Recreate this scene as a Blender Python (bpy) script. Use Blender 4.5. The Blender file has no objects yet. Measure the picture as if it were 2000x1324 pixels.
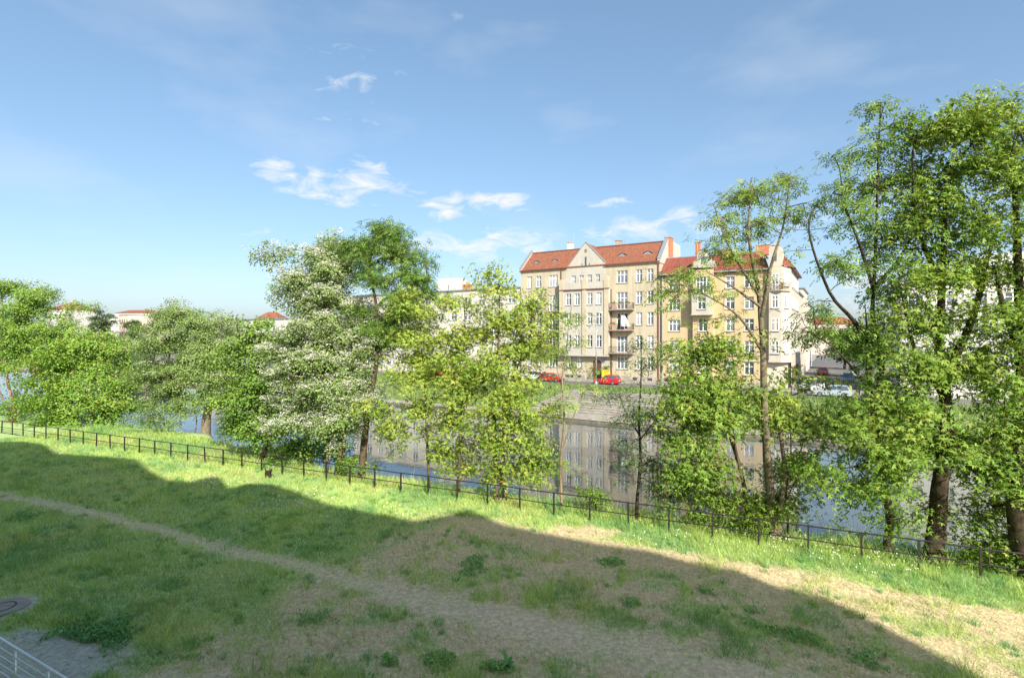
import bpy, math, random
import numpy as np
from mathutils import Vector, Matrix

random.seed(7)
scene = bpy.context.scene
COL = scene.collection
R = math.radians

# ------------------------------------------------------------------ camera
CAMZ, F, HY = 7.87, 1050.0, 655.0
cam_d = bpy.data.cameras.new('camera'); cam = bpy.data.objects.new('camera', cam_d); COL.objects.link(cam)
cam_d.lens = 36 * F / 2000; cam_d.sensor_width = 36
cam_d.shift_y = -(662 - HY) / 2000
cam_d.clip_start = 0.1; cam_d.clip_end = 9000
cam.location = (0, 0, CAMZ); cam.rotation_euler = (R(90), 0, 0)
scene.camera = cam

# ------------------------------------------------------------------ sun and sky
SUN_EL = 32.0
SX, SY = 0.319, -0.948                      # horizontal direction towards the sun
sun_d = bpy.data.lights.new('sun', 'SUN'); sun = bpy.data.objects.new('sun', sun_d); COL.objects.link(sun)
sun_d.energy = 2.0; sun_d.angle = R(0.6); sun_d.color = (1.0, 0.93, 0.80)
ce, se = math.cos(R(SUN_EL)), math.sin(R(SUN_EL))
sun.rotation_euler = Vector((-SX * ce, -SY * ce, -se)).to_track_quat('-Z', 'Y').to_euler()

world = bpy.data.worlds.new('World'); scene.world = world; world.use_nodes = True
wn, wl = world.node_tree.nodes, world.node_tree.links
wn.clear()
w_out = wn.new('ShaderNodeOutputWorld'); w_bg = wn.new('ShaderNodeBackground')
sky = wn.new('ShaderNodeTexSky'); sky.sky_type = 'NISHITA'; sky.sun_disc = False
sky.sun_elevation = R(SUN_EL); sky.sun_rotation = math.atan2(SX, SY)
sky.air_density = 0.75; sky.dust_density = 2.1; sky.ozone_density = 2.2; sky.altitude = 0
w_bg.inputs['Strength'].default_value = 0.079

def wmath(op, a, b=None, clamp=False):
    n = wn.new('ShaderNodeMath'); n.operation = op; n.use_clamp = clamp
    for i, v in enumerate((a, b)):
        if v is None: continue
        if isinstance(v, (int, float)): n.inputs[i].default_value = v
        else: wl.new(v, n.inputs[i])
    return n.outputs[0]

tc = wn.new('ShaderNodeTexCoord'); sep = wn.new('ShaderNodeSeparateXYZ'); wl.new(tc.outputs['Generated'], sep.inputs[0])
az = wmath('ARCTAN2', sep.outputs['X'], sep.outputs['Y']); el = wmath('ARCSINE', sep.outputs['Z'])
def sky_dir(px, py):
    X, Z = (px - 1000) / F, (HY - py) / F
    return math.atan2(X, 1), math.atan2(Z, math.hypot(X, 1))
# fair weather clouds: direction, half extents in pixels-equivalent angle, density
clouds = [(690, 362, 105, 34, 1.0), (715, 335, 55, 26, .85), (536, 333, 46, 21, 1.0), (640, 382, 100, 20, .75), (812, 380, 46, 22, .6),
          (868, 403, 46, 26, .95), (978, 394, 74, 17, 1.0), (1195, 397, 52, 14, .75), (1326, 419, 46, 20, .9),
          (690, 150, 95, 44, .55), (678, 229, 64, 16, .6), (890, 38, 34, 14, .42), (350, 188, 24, 10, .4),
          (490, 458, 60, 16, .55), (960, 478, 200, 34, .8), (1250, 452, 130, 26, .8), (1390, 445, 60, 30, .7), (400, 468, 60, 10, .35),
          (1650, 420, 150, 34, .55), (1700, 560, 200, 50, .6), (900, 540, 260, 50, .45)]
tot = None
for (px, py, rx, ry, dn) in clouds:
    a0, e0 = sky_dir(px, py); k = 1.0 / (1 + ((px - 1000) / F) ** 2)
    ra, re = rx / F * k, ry / F * math.sqrt(k)
    da = wmath('DIVIDE', wmath('SUBTRACT', az, a0), ra); de = wmath('DIVIDE', wmath('SUBTRACT', el, e0), re)
    d2 = wmath('ADD', wmath('MULTIPLY', da, da), wmath('MULTIPLY', de, de))
    m = wmath('MULTIPLY', wmath('SUBTRACT', 1.0, wmath('MULTIPLY', d2, 0.42), True), dn)
    tot = m if tot is None else wmath('MAXIMUM', tot, m)
cmb = wn.new('ShaderNodeCombineXYZ'); wl.new(az, cmb.inputs[0]); wl.new(wmath('MULTIPLY', el, 2.5), cmb.inputs[1])
nz = wn.new('ShaderNodeTexNoise'); nz.inputs['Scale'].default_value = 15; nz.inputs['Detail'].default_value = 9
nz.inputs['Roughness'].default_value = 0.62; nz.inputs['Distortion'].default_value = 0.7
wl.new(cmb.outputs[0], nz.inputs['Vector'])
nz2 = wn.new('ShaderNodeTexNoise'); nz2.inputs['Scale'].default_value = 3.0; nz2.inputs['Detail'].default_value = 6
wl.new(cmb.outputs[0], nz2.inputs['Vector'])
dens = wmath('MULTIPLY', wmath('SUBTRACT', wmath('ADD', wmath('MULTIPLY', tot, 1.32), wmath('MULTIPLY', nz.outputs['Fac'], 3.4)), 2.42), 1.1, True)
dens = wmath('MULTIPLY', dens, wmath('MULTIPLY', tot, 1.6, True))
thin = wmath('MULTIPLY', wmath('SUBTRACT', nz2.outputs['Fac'], 0.52), 0.9, True)
dens = wmath('MAXIMUM', dens, thin)
hs = wn.new('ShaderNodeHueSaturation'); hs.inputs['Saturation'].default_value = 1.18; hs.inputs['Hue'].default_value = 0.493; hs.inputs['Value'].default_value = 1.0
sgam = wn.new('ShaderNodeGamma'); sgam.inputs[1].default_value = 0.70
wl.new(sky.outputs[0], sgam.inputs[0]); wl.new(sgam.outputs[0], hs.inputs['Color'])
cm = wn.new('ShaderNodeMixRGB'); wl.new(dens, cm.inputs[0]); wl.new(hs.outputs[0], cm.inputs[1])
cm.inputs[2].default_value = (2.95, 2.97, 3.0, 1)
wl.new(cm.outputs[0], w_bg.inputs['Color']); wl.new(w_bg.outputs[0], w_out.inputs['Surface'])

scene.view_settings.view_transform = 'Standard'; scene.view_settings.look = 'None'
scene.view_settings.gamma = 1.0; scene.view_settings.use_curve_mapping = False
scene.view_settings.exposure = 2.12
scene.cycles.max_bounces = 6; scene.cycles.diffuse_bounces = 3; scene.cycles.glossy_bounces = 3; scene.cycles.transmission_bounces = 4

# ------------------------------------------------------------------ helpers
def at(px, py, Z):
    return Vector(((px - 1000) / F * Z, Z, CAMZ + (HY - py) / F * Z))

def ground_pt(px, py, z=0.0):
    Z = F * (CAMZ - z) / (py - HY)
    return Vector(((px - 1000) / F * Z, Z, z))

def tag(o, label=None, cat=None, group=None, kind=None):
    if label: o['label'] = label
    if cat: o['category'] = cat
    if group: o['group'] = group
    if kind: o['kind'] = kind
    return o

def empty(name, loc, rz=0.0):
    o = bpy.data.objects.new(name, None); COL.objects.link(o)
    o.location = loc; o.rotation_euler = (0, 0, rz); o.empty_display_size = 0.3
    return o

def link(name, me, parent=None, loc=None, rz=0.0):
    o = bpy.data.objects.new(name, me); COL.objects.link(o)
    if parent is not None: o.parent = parent
    if loc is not None: o.location = loc
    if rz: o.rotation_euler = (0, 0, rz)
    return o

def mesh_np(name, verts, faces, mat=None, colors=None, smooth=False):
    """verts (n,3); faces (m,k) with constant k, or a list of such arrays; colors per vertex (n,3)"""
    me = bpy.data.meshes.new(name)
    if not isinstance(faces, list): faces = [faces]
    verts = np.asarray(verts, np.float32)
    loops = np.concatenate([np.asarray(f, np.int32).ravel() for f in faces])
    tot_ = np.concatenate([np.full(len(f), np.asarray(f).shape[1], np.int32) for f in faces])
    start = np.concatenate([[0], np.cumsum(tot_)[:-1]]).astype(np.int32)
    me.vertices.add(len(verts)); me.vertices.foreach_set('co', verts.ravel())
    me.loops.add(len(loops)); me.loops.foreach_set('vertex_index', loops)
    me.polygons.add(len(tot_)); me.polygons.foreach_set('loop_start', start); me.polygons.foreach_set('loop_total', tot_)
    if smooth: me.polygons.foreach_set('use_smooth', np.ones(len(tot_), bool))
    me.update(calc_edges=True)
    if colors is not None:
        ca = me.color_attributes.new('tint', 'FLOAT_COLOR', 'POINT')
        c4 = np.ones((len(verts), 4), np.float32); c4[:, :3] = colors
        ca.data.foreach_set('color', c4.ravel())
    if mat: me.materials.append(mat)
    return me

class MB:
    def __init__(s): s.v = []; s.f = []
    def quad(s, a, b, c, d):
        n = len(s.v); s.v += [tuple(a), tuple(b), tuple(c), tuple(d)]; s.f.append((n, n + 1, n + 2, n + 3)); return s
    def tri(s, a, b, c):
        n = len(s.v); s.v += [tuple(a), tuple(b), tuple(c)]; s.f.append((n, n + 1, n + 2)); return s
    def box(s, x0, x1, y0, y1, z0, z1):
        n = len(s.v)
        s.v += [(x, y, z) for z in (z0, z1) for (x, y) in ((x0, y0), (x1, y0), (x1, y1), (x0, y1))]
        for f in ((3, 2, 1, 0), (4, 5, 6, 7), (0, 1, 5, 4), (1, 2, 6, 5), (2, 3, 7, 6), (3, 0, 4, 7)):
            s.f.append(tuple(n + i for i in f))
        return s
    def prism(s, pts, y0, y1, axis='y'):
        """polygon pts (a,b) extruded; axis y: (x,z) polygon; axis z: (x,y) polygon; axis x: (y,z) polygon"""
        n = len(s.v); k = len(pts)
        for w in (y0, y1):
            for (a, b) in pts:
                s.v.append((a, w, b) if axis == 'y' else (a, b, w) if axis == 'z' else (w, a, b))
        s.f.append(tuple(range(n, n + k))); s.f.append(tuple(range(n + 2 * k - 1, n + k - 1, -1)))
        for i in range(k):
            j = (i + 1) % k; s.f.append((n + j, n + i, n + k + i, n + k + j))
        return s
    def tube(s, p, q, r, k=8, r2=None):
        p, q = Vector(p), Vector(q); d = (q - p).normalized()
        a = d.orthogonal().normalized(); b = d.cross(a); n = len(s.v); r2 = r if r2 is None else r2
        for (c, rr) in ((p, r), (q, r2)):
            for i in range(k):
                t = 2 * math.pi * i / k; s.v.append(tuple(c + (a * math.cos(t) + b * math.sin(t)) * rr))
        for i in range(k):
            j = (i + 1) % k; s.f.append((n + i, n + j, n + k + j, n + k + i))
        s.f.append(tuple(range(n + k - 1, n - 1, -1))); s.f.append(tuple(range(n + k, n + 2 * k)))
        return s
    def sphere(s, c, r, k=10, m=6, sc=(1, 1, 1)):
        n = len(s.v); c = Vector(c)
        for i in range(m + 1):
            ph = math.pi * i / m
            for j in range(k):
                t = 2 * math.pi * j / k
                s.v.append((c.x + r * sc[0] * math.sin(ph) * math.cos(t), c.y + r * sc[1] * math.sin(ph) * math.sin(t), c.z + r * sc[2] * math.cos(ph)))
        for i in range(m):
            for j in range(k):
                j2 = (j + 1) % k; s.f.append((n + i * k + j, n + (i + 1) * k + j, n + (i + 1) * k + j2, n + i * k + j2))
        return s
    def mesh(s, name, mat, smooth=False):
        me = bpy.data.meshes.new(name); me.from_pydata(s.v, [], s.f); me.update()
        if smooth:
            for p in me.polygons: p.use_smooth = True
        me.materials.append(mat); return me
    def build(s, name, mat, parent=None, loc=None, rz=0.0, smooth=False):
        return link(name, s.mesh(name, mat, smooth), parent, loc, rz)

# ------------------------------------------------------------------ materials
def mat_new(name):
    m = bpy.data.materials.new(name); m.use_nodes = True
    nt = m.node_tree; b = nt.nodes['Principled BSDF']
    return m, nt, b

def noise_mat(name, c1, c2, scale=4.0, rough=0.85, bump=0.0, bscale=None, detail=6, spec=0.3, c3=None, s3=0.6, coord='Object', thr=(0.35, 0.65)):
    m, nt, b = mat_new(name); N, L = nt.nodes, nt.links
    t = N.new('ShaderNodeTexCoord'); n = N.new('ShaderNodeTexNoise')
    n.inputs['Scale'].default_value = scale; n.inputs['Detail'].default_value = detail; n.inputs['Roughness'].default_value = 0.62
    L.new(t.outputs[coord], n.inputs['Vector'])
    r = N.new('ShaderNodeValToRGB'); L.new(n.outputs['Fac'], r.inputs[0])
    r.color_ramp.elements[0].position = thr[0]; r.color_ramp.elements[0].color = (*c1, 1)
    r.color_ramp.elements[1].position = thr[1]; r.color_ramp.elements[1].color = (*c2, 1)
    out = r.outputs[0]
    if c3:
        n3 = N.new('ShaderNodeTexNoise'); n3.inputs['Scale'].default_value = s3; n3.inputs['Detail'].default_value = 8
        n3.inputs['Roughness'].default_value = 0.7
        L.new(t.outputs[coord], n3.inputs['Vector'])
        r3 = N.new('ShaderNodeValToRGB'); L.new(n3.outputs['Fac'], r3.inputs[0])
        r3.color_ramp.elements[0].position = 0.5; r3.color_ramp.elements[0].color = (0, 0, 0, 1)
        r3.color_ramp.elements[1].position = 0.72; r3.color_ramp.elements[1].color = (0.75, 0.75, 0.75, 1)
        mx = N.new('ShaderNodeMixRGB'); L.new(r3.outputs[0], mx.inputs[0]); L.new(out, mx.inputs[1]); mx.inputs[2].default_value = (*c3, 1)
        out = mx.outputs[0]
    L.new(out, b.inputs['Base Color']); b.inputs['Roughness'].default_value = rough; b.inputs['Specular IOR Level'].default_value = spec
    if bump:
        nb = N.new('ShaderNodeTexNoise'); nb.inputs['Scale'].default_value = bscale or scale * 6; nb.inputs['Detail'].default_value = 5
        L.new(t.outputs[coord], nb.inputs['Vector'])
        bp = N.new('ShaderNodeBump'); bp.inputs['Strength'].default_value = bump; bp.inputs['Distance'].default_value = 0.03
        L.new(nb.outputs['Fac'], bp.inputs['Height']); L.new(bp.outputs[0], b.inputs['Normal'])
    return m

def plain(name, c, rough=0.5, metal=0.0, spec=0.5, var=0.12):
    m = noise_mat(name, tuple(x * (1 - var) for x in c), tuple(min(1, x * (1 + var)) for x in c), 3.0, rough, spec=spec)
    m.node_tree.nodes['Principled BSDF'].inputs['Metallic'].default_value = metal
    return m

def plaster(name, c, dirt, streak=0.35):
    """rendered wall: broad blotches, grime in vertical runs, fine grain"""
    m, nt, b = mat_new(name); N, L = nt.nodes, nt.links
    t = N.new('ShaderNodeTexCoord')
    n = N.new('ShaderNodeTexNoise'); n.inputs['Scale'].default_value = 0.55; n.inputs['Detail'].default_value = 9; n.inputs['Roughness'].default_value = 0.65
    L.new(t.outputs['Object'], n.inputs['Vector'])
    mp = N.new('ShaderNodeMapping'); mp.inputs['Scale'].default_value = (1.6, 1.6, 0.16); L.new(t.outputs['Object'], mp.inputs[0])
    n2 = N.new('ShaderNodeTexNoise'); n2.inputs['Scale'].default_value = 1.0; n2.inputs['Detail'].default_value = 8; n2.inputs['Roughness'].default_value = 0.7
    L.new(mp.outputs[0], n2.inputs['Vector'])
    r2 = N.new('ShaderNodeValToRGB'); L.new(n2.outputs['Fac'], r2.inputs[0])
    r2.color_ramp.elements[0].position = 0.46; r2.color_ramp.elements[0].color = (0, 0, 0, 1)
    r2.color_ramp.elements[1].position = 0.75; r2.color_ramp.elements[1].color = (streak * 2, streak * 2, streak * 2, 1)
    r = N.new('ShaderNodeValToRGB'); L.new(n.outputs['Fac'], r.inputs[0])
    r.color_ramp.elements[0].position = 0.3; r.color_ramp.elements[0].color = (*[x * 0.86 for x in c], 1)
    r.color_ramp.elements[1].position = 0.7; r.color_ramp.elements[1].color = (*[min(1, x * 1.06) for x in c], 1)
    mx = N.new('ShaderNodeMixRGB'); L.new(r2.outputs[0], mx.inputs[0]); L.new(r.outputs[0], mx.inputs[1]); mx.inputs[2].default_value = (*dirt, 1)
    L.new(mx.outputs[0], b.inputs['Base Color']); b.inputs['Roughness'].default_value = 0.92; b.inputs['Specular IOR Level'].default_value = 0.15
    nb = N.new('ShaderNodeTexNoise'); nb.inputs['Scale'].default_value = 9; nb.inputs['Detail'].default_value = 5; L.new(t.outputs['Object'], nb.inputs['Vector'])
    bp = N.new('ShaderNodeBump'); bp.inputs['Strength'].default_value = 0.25; bp.inputs['Distance'].default_value = 0.03
    L.new(nb.outputs['Fac'], bp.inputs['Height']); L.new(bp.outputs[0], b.inputs['Normal'])
    return m

def tile_mat(name, c1, c2, c3):
    m, nt, b = mat_new(name); N, L = nt.nodes, nt.links
    t = N.new('ShaderNodeTexCoord'); mp = N.new('ShaderNodeMapping'); L.new(t.outputs['Object'], mp.inputs[0])
    br = N.new('ShaderNodeTexBrick'); br.inputs['Scale'].default_value = 1.0; br.inputs['Brick Width'].default_value = 0.26; br.inputs['Row Height'].default_value = 0.3
    br.inputs['Mortar Size'].default_value = 0.02; br.inputs['Color1'].default_value = (*c1, 1); br.inputs['Color2'].default_value = (*c2, 1); br.inputs['Mortar'].default_value = (*[x * .45 for x in c1], 1)
    sp = N.new('ShaderNodeSeparateXYZ'); cb = N.new('ShaderNodeCombineXYZ'); L.new(mp.outputs[0], sp.inputs[0])
    L.new(sp.outputs['X'], cb.inputs[0]); L.new(sp.outputs['Z'], cb.inputs[1]); L.new(cb.outputs[0], br.inputs['Vector'])
    n = N.new('ShaderNodeTexNoise'); n.inputs['Scale'].default_value = 0.8; n.inputs['Detail'].default_value = 8; L.new(t.outputs['Object'], n.inputs['Vector'])
    r = N.new('ShaderNodeValToRGB'); L.new(n.outputs['Fac'], r.inputs[0]); r.color_ramp.elements[0].position = .45; r.color_ramp.elements[1].position = .75
    r.color_ramp.elements[0].color = (0, 0, 0, 1); r.color_ramp.elements[1].color = (.6, .6, .6, 1)
    mx = N.new('ShaderNodeMixRGB'); L.new(r.outputs[0], mx.inputs[0]); L.new(br.outputs['Color'], mx.inputs[1]); mx.inputs[2].default_value = (*c3, 1)
    L.new(mx.outputs[0], b.inputs['Base Color']); b.inputs['Roughness'].default_value = 0.8; b.inputs['Specular IOR Level'].default_value = 0.2
    bp = N.new('ShaderNodeBump'); bp.inputs['Strength'].default_value = 0.6; bp.inputs['Distance'].default_value = 0.05; bp.invert = True
    L.new(br.outputs['Fac'], bp.inputs['Height']); L.new(bp.outputs[0], b.inputs['Normal'])
    return m

def leaf_mat(name, trans=0.33, rough=0.5, up=False):
    m, nt, b = mat_new(name); N, L = nt.nodes, nt.links
    a = N.new('ShaderNodeAttribute'); a.attribute_name = 'tint'
    L.new(a.outputs['Color'], b.inputs['Base Color']); b.inputs['Roughness'].default_value = rough; b.inputs['Specular IOR Level'].default_value = 0.35
    tr = N.new('ShaderNodeBsdfTranslucent')
    if up:
        ge = N.new('ShaderNodeNewGeometry'); va = N.new('ShaderNodeVectorMath'); va.operation = 'MULTIPLY_ADD'
        va.inputs[1].default_value = (.35, .35, .35); va.inputs[2].default_value = (0, 0, .9); L.new(ge.outputs['Normal'], va.inputs[0])
        vn = N.new('ShaderNodeVectorMath'); vn.operation = 'NORMALIZE'; L.new(va.outputs[0], vn.inputs[0]); L.new(vn.outputs[0], b.inputs['Normal'])
    hs_ = N.new('ShaderNodeHueSaturation'); hs_.inputs['Value'].default_value = 1.15; hs_.inputs['Hue'].default_value = 0.485; hs_.inputs['Saturation'].default_value = 1.1
    L.new(a.outputs['Color'], hs_.inputs['Color']); L.new(hs_.outputs[0], tr.inputs['Color'])
    mx = N.new('ShaderNodeMixShader'); mx.inputs[0].default_value = trans
    L.new(b.outputs[0], mx.inputs[1]); L.new(tr.outputs[0], mx.inputs[2])
    L.new(mx.outputs[0], N['Material Output'].inputs['Surface'])
    return m

def bark_mat(name, c1, c2, c3=None):
    m = noise_mat(name, c1, c2, 5.0, 0.95, bump=0.8, bscale=16, c3=c3, s3=1.3, spec=0.1)
    return m

def glass_mat(name, c, rough=0.06):
    m = noise_mat(name, tuple(x * 0.55 for x in c), tuple(x * 1.5 for x in c), 0.35, rough, spec=0.8, coord='Object')
    return m

M = {}
M['leaf'] = leaf_mat('leaf'); M['blade'] = leaf_mat('grass_blade', 0.45, 0.8); M['petal'] = leaf_mat('petal', 0.3, 0.7)
M['bark_brown'] = bark_mat('bark_brown', (.045, .032, .022), (.15, .11, .075), (.10, .105, .06))
M['bark_dark'] = bark_mat('bark_dark', (.022, .017, .013), (.085, .065, .045), (.07, .075, .045))
M['bark_pale'] = bark_mat('bark_pale', (.16, .12, .075), (.30, .24, .15), (.14, .13, .07))
M['bark_red'] = bark_mat('bark_red', (.16, .095, .06), (.36, .25, .17))
M['bark_grey'] = bark_mat('bark_grey', (.10, .085, .06), (.24, .20, .14), (.12, .13, .06))
M['white_frame'] = plain('white_frame', (.78, .78, .76), .45, var=.04)
M['brown_frame'] = plain('brown_frame', (.10, .05, .03), .5)
M['glass_dark'] = glass_mat('glass_dark', (.06, .075, .10))
M['glass_mid'] = glass_mat('glass_mid', (.17, .19, .23))
M['glass_curtain'] = glass_mat('glass_curtain', (.36, .37, .39), .12)
M['iron'] = noise_mat('iron', (.010, .010, .012), (.032, .027, .026), 6, .55, spec=.4, c3=(.05, .03, .025), s3=4)
M['steel'] = plain('steel', (.82, .84, .88), .22, .75, var=.04)
M['road'] = noise_mat('road', (.11, .108, .105), (.17, .165, .16), 1.2, .95, bump=.3, bscale=40, c3=(.20, .19, .18), s3=.25)
M['paving'] = noise_mat('paving', (.26, .245, .22), (.36, .34, .31), 2.0, .95, bump=.3, bscale=20, c3=(.20, .19, .17), s3=.4)
M['stone'] = noise_mat('stone', (.25, .225, .19), (.42, .385, .33), 1.6, .95, bump=.5, bscale=9, c3=(.16, .15, .12), s3=.5)
M['stone_dark'] = noise_mat('stone_dark', (.10, .09, .07), (.20, .18, .14), 1.2, .95, bump=.5, bscale=7, c3=(.07, .085, .045), s3=.5)
M['far_grass'] = noise_mat('far_grass', (.14, .21, .06), (.24, .31, .11), 1.4, .95, bump=.8, bscale=14, c3=(.25, .25, .11), s3=.35)
M['far_land'] = noise_mat('far_land', (.10, .13, .06), (.22, .21, .16), .05, .95, c3=(.25, .24, .22), s3=.02)
M['zinc'] = plain('zinc', (.30, .33, .36), .45, .4)
M['maroon'] = plain('maroon', (.16, .055, .045), .55)
M['brick_red'] = noise_mat('brick_red', (.36, .12, .065), (.52, .21, .12), 3, .9, bump=.3)
M['rubber'] = plain('rubber', (.02, .02, .02), .8)
M['chrome'] = plain('chrome', (.55, .56, .58), .3, .8)

# ------------------------------------------------------------------ frames of the place
FN = Vector((.4185, .908, 0)); FT = Vector((.908, -.4185, 0))      # fence normal (towards the river) and direction (to the right)
FC = 22.17                                                       # FN . point on the fence
def fence_pt(px, off=0.0, z=0.0):
    xp = (px - 1000) / F; Z = (FC + off) / (.4185 * xp + .908)
    return Vector((xp * Z, Z, z))
def fs(px): return fence_pt(px).dot(FT)

BU = Vector((.853, -.522, 0)).normalized(); BN = Vector((BU.y, -BU.x, 0))  # far frontage: along (to the right), outward (to the river)
BP = Vector((23.6, 85.5, 0)); STREET = 0.30; WATER = -1.43
BRZ = math.atan2(BU.y, BU.x)
def uz(px, py, w=0.0):
    xp = (px - 1000) / F
    Z = (BN.dot(BP) + w) / (BN.x * xp + BN.y)
    P = Vector((xp * Z, Z, 0)); return (P - BP).dot(BU), CAMZ + (HY - py) / F * Z
def ub(px, w=0.0): return uz(px, 655, w)[0]
def bank(u, w, z=0.0):
    p = BP + BU * u + BN * w; return Vector((p.x, p.y, z))

# ------------------------------------------------------------------ numpy noise
_rng = np.random.default_rng(11)
_lat = _rng.random((256, 256))
def vnoise(x, y):
    xi = np.floor(x).astype(int); yi = np.floor(y).astype(int); fx = x - xi; fy = y - yi
    fx = fx * fx * (3 - 2 * fx); fy = fy * fy * (3 - 2 * fy)
    a = _lat[xi % 256, yi % 256]; b = _lat[(xi + 1) % 256, yi % 256]; c = _lat[xi % 256, (yi + 1) % 256]; d = _lat[(xi + 1) % 256, (yi + 1) % 256]
    return (a * (1 - fx) + b * fx) * (1 - fy) + (c * (1 - fx) + d * fx) * fy
def fbm(x, y, o=4):
    s = 0; a = .5; t = 0
    for i in range(o):
        s = s + a * vnoise(x * 2 ** i + 17 * i, y * 2 ** i + 31 * i); t += a; a *= .55
    return s / t
def sstep(a, b, x):
    t = np.clip((x - a) / (b - a), 0, 1); return t * t * (3 - 2 * t)
def polydist(x, y, pts):
    """distance to a polyline and parameter 0..1"""
    best = np.full(x.shape, 1e9); par = np.zeros(x.shape)
    for i in range(len(pts) - 1):
        ax, ay = pts[i][:2]; bx, by = pts[i + 1][:2]; dx, dy = bx - ax, by - ay
        t = np.clip(((x - ax) * dx + (y - ay) * dy) / (dx * dx + dy * dy), 0, 1)
        d = np.hypot(x - ax - t * dx, y - ay - t * dy); m = d < best
        best = np.where(m, d, best); par = np.where(m, (i + t) / (len(pts) - 1), par)
    return best, par

# ------------------------------------------------------------------ the lawn
bw_s = [fs(p) for p in (-400, 25, 150, 225, 300, 365, 400, 430, 480, 560, 640, 3000)]
bw_v = [5.0, 5.2, 7.0, 6.8, 3.6, 4.2, 8.2, 4.6, 3.0, 2.2, 1.9, 1.8]
def bank_width(s):
    return np.interp(s, bw_s, bw_v) + .35 * (fbm(s * .45, s * 0 + 3.3) - .5)
def lawn_z(x, y):
    s = x * FT.x + y * FT.y; t = x * FN.x + y * FN.y - FC          # t>0: behind the fence
    z = .16 * (fbm(x * .22 + 5, y * .22 + 9) - .5) * sstep(2, -2, t) + .05 * (fbm(x * 1.3, y * 1.3) - .5)
    b = bank_width(s)
    z = z - .10 * sstep(.2, 1.2, t)
    return z - 2.3 * sstep(0, 1.9, t - b)

PATH = [ground_pt(*p) for p in ((-260, 930), (0, 968), (180, 1000), (310, 1035), (450, 1075), (600, 1105), (740, 1148), (870, 1185), (1000, 1212), (1150, 1248), (1300, 1285), (1500, 1345), (1800, 1440))]
DRY = [ground_pt(*p) for p in ((930, 1075), (1100, 1100), (1300, 1140), (1500, 1190), (1700, 1250), (2000, 1290))]
STRAW_EDGE = [ground_pt(*p) for p in ((1180, 1052), (1500, 1130), (1700, 1175), (2000, 1235))]
def covers(x, y):
    """dirt, straw, green masks 0..1 on the lawn"""
    n1 = fbm(x * .5, y * .5); n2 = fbm(x * 1.9 + 40, y * 1.9); n3 = fbm(x * 5 + 3, y * 5 + 8)
    jx = (n2 - .5) * 1.1
    d, p = polydist(x, y, PATH)
    wdt = np.interp(p, [0, .12, .3, .5, .65, .8, 1], [.6, .55, .52, .8, 1.1, 1.25, 1.4])
    dirt = sstep(1.15, 0.2, (d + jx * .75) / wdt * (.55 + 1.0 * n3)) * (.5 + .75 * n2)
    # dry mown band on the right
    t = x * FN.x + y * FN.y - FC
    s = x * FT.x + y * FT.y
    s0 = fs(905)
    side = sstep(-1.2, 1.0, s - s0 + jx * 2.2 + (n1 - .5) * 2)
    near = sstep(-1.35, -2.1, t + jx * .9 + .02 * (s - s0))
    straw = side * near
    # thin turf in the near part
    thin = sstep(-7.5, -10.5, t + (n1 - .5) * 5) * (.35 + .65 * sstep(-3, 5, s - s0))
    gmix = sstep(.44, .60, fbm(x * .8 + 90, y * .8 + 15) * .55 + n2 * .45) * sstep(-3.2, -4.4, t)
    straw2 = np.clip(straw * (.55 + .9 * n2), 0, 1) * (1 - .75 * gmix)
    patchy = sstep(.50, .66, n2 * .62 + n1 * .38)
    straw2 = np.maximum(straw2, thin * patchy * .7)
    # bare ground by the steel railing
    c = ground_pt(40, 1290); dd = np.hypot((x - c.x) / 2.6, (y - c.y) / 1.5)
    dirt = np.maximum(dirt, sstep(1.1, .75, dd + (n2 - .5) * .8))
    c = ground_pt(330, 1345); dd = np.hypot((x - c.x) / 1.6, (y - c.y) / .7)
    dirt = np.maximum(dirt, .8 * sstep(1.1, .7, dd + (n2 - .5) * .8))
    c = ground_pt(4, 1188); dd = np.hypot(x - c.x, y - c.y); dirt = np.maximum(dirt, sstep(.95, .6, dd + (n2 - .5) * .3))
    c = ground_pt(1120, 1040); dd = np.hypot((x - c.x) / 2.0, (y - c.y) / .8)
    straw2 = np.maximum(straw2, sstep(1.2, .6, dd + (n2 - .5)))
    tuft = sstep(.54, .68, fbm(x * .9 + 70, y * .9 + 20) * .6 + n3 * .4)
    return dirt, straw2, straw, tuft, n1, n2, n3, t, s

def lawn_colors(x, y):
    dirt, straw2, straw, tuft, n1, n2, n3, t, s = covers(x, y)
    green = np.stack([.33 + .14 * n2, .47 + .14 * n2, .19 + .06 * n3], -1)
    strawc = np.stack([.60 + .12 * n3, .51 + .10 * n3, .33 + .07 * n3], -1)
    soil = np.stack([.56 + .14 * n3, .45 + .12 * n3, .31 + .09 * n3], -1)
    cg = ground_pt(20, 1270); gm = sstep(4.2, 2.6, np.hypot(x - cg.x, y - cg.y))[:, None]
    soil = soil * (1 - gm) + np.array([.44, .425, .41]) * (.8 + .4 * n3[:, None]) * gm
    c = green * (1 - straw2[:, None]) + strawc * straw2[:, None]
    c = c * (1 - .85 * dirt[:, None]) + soil * .85 * dirt[:, None]
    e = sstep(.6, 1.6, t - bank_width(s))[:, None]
    return c * (1 - e) + np.array([.07, .065, .035]) * e

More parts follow.
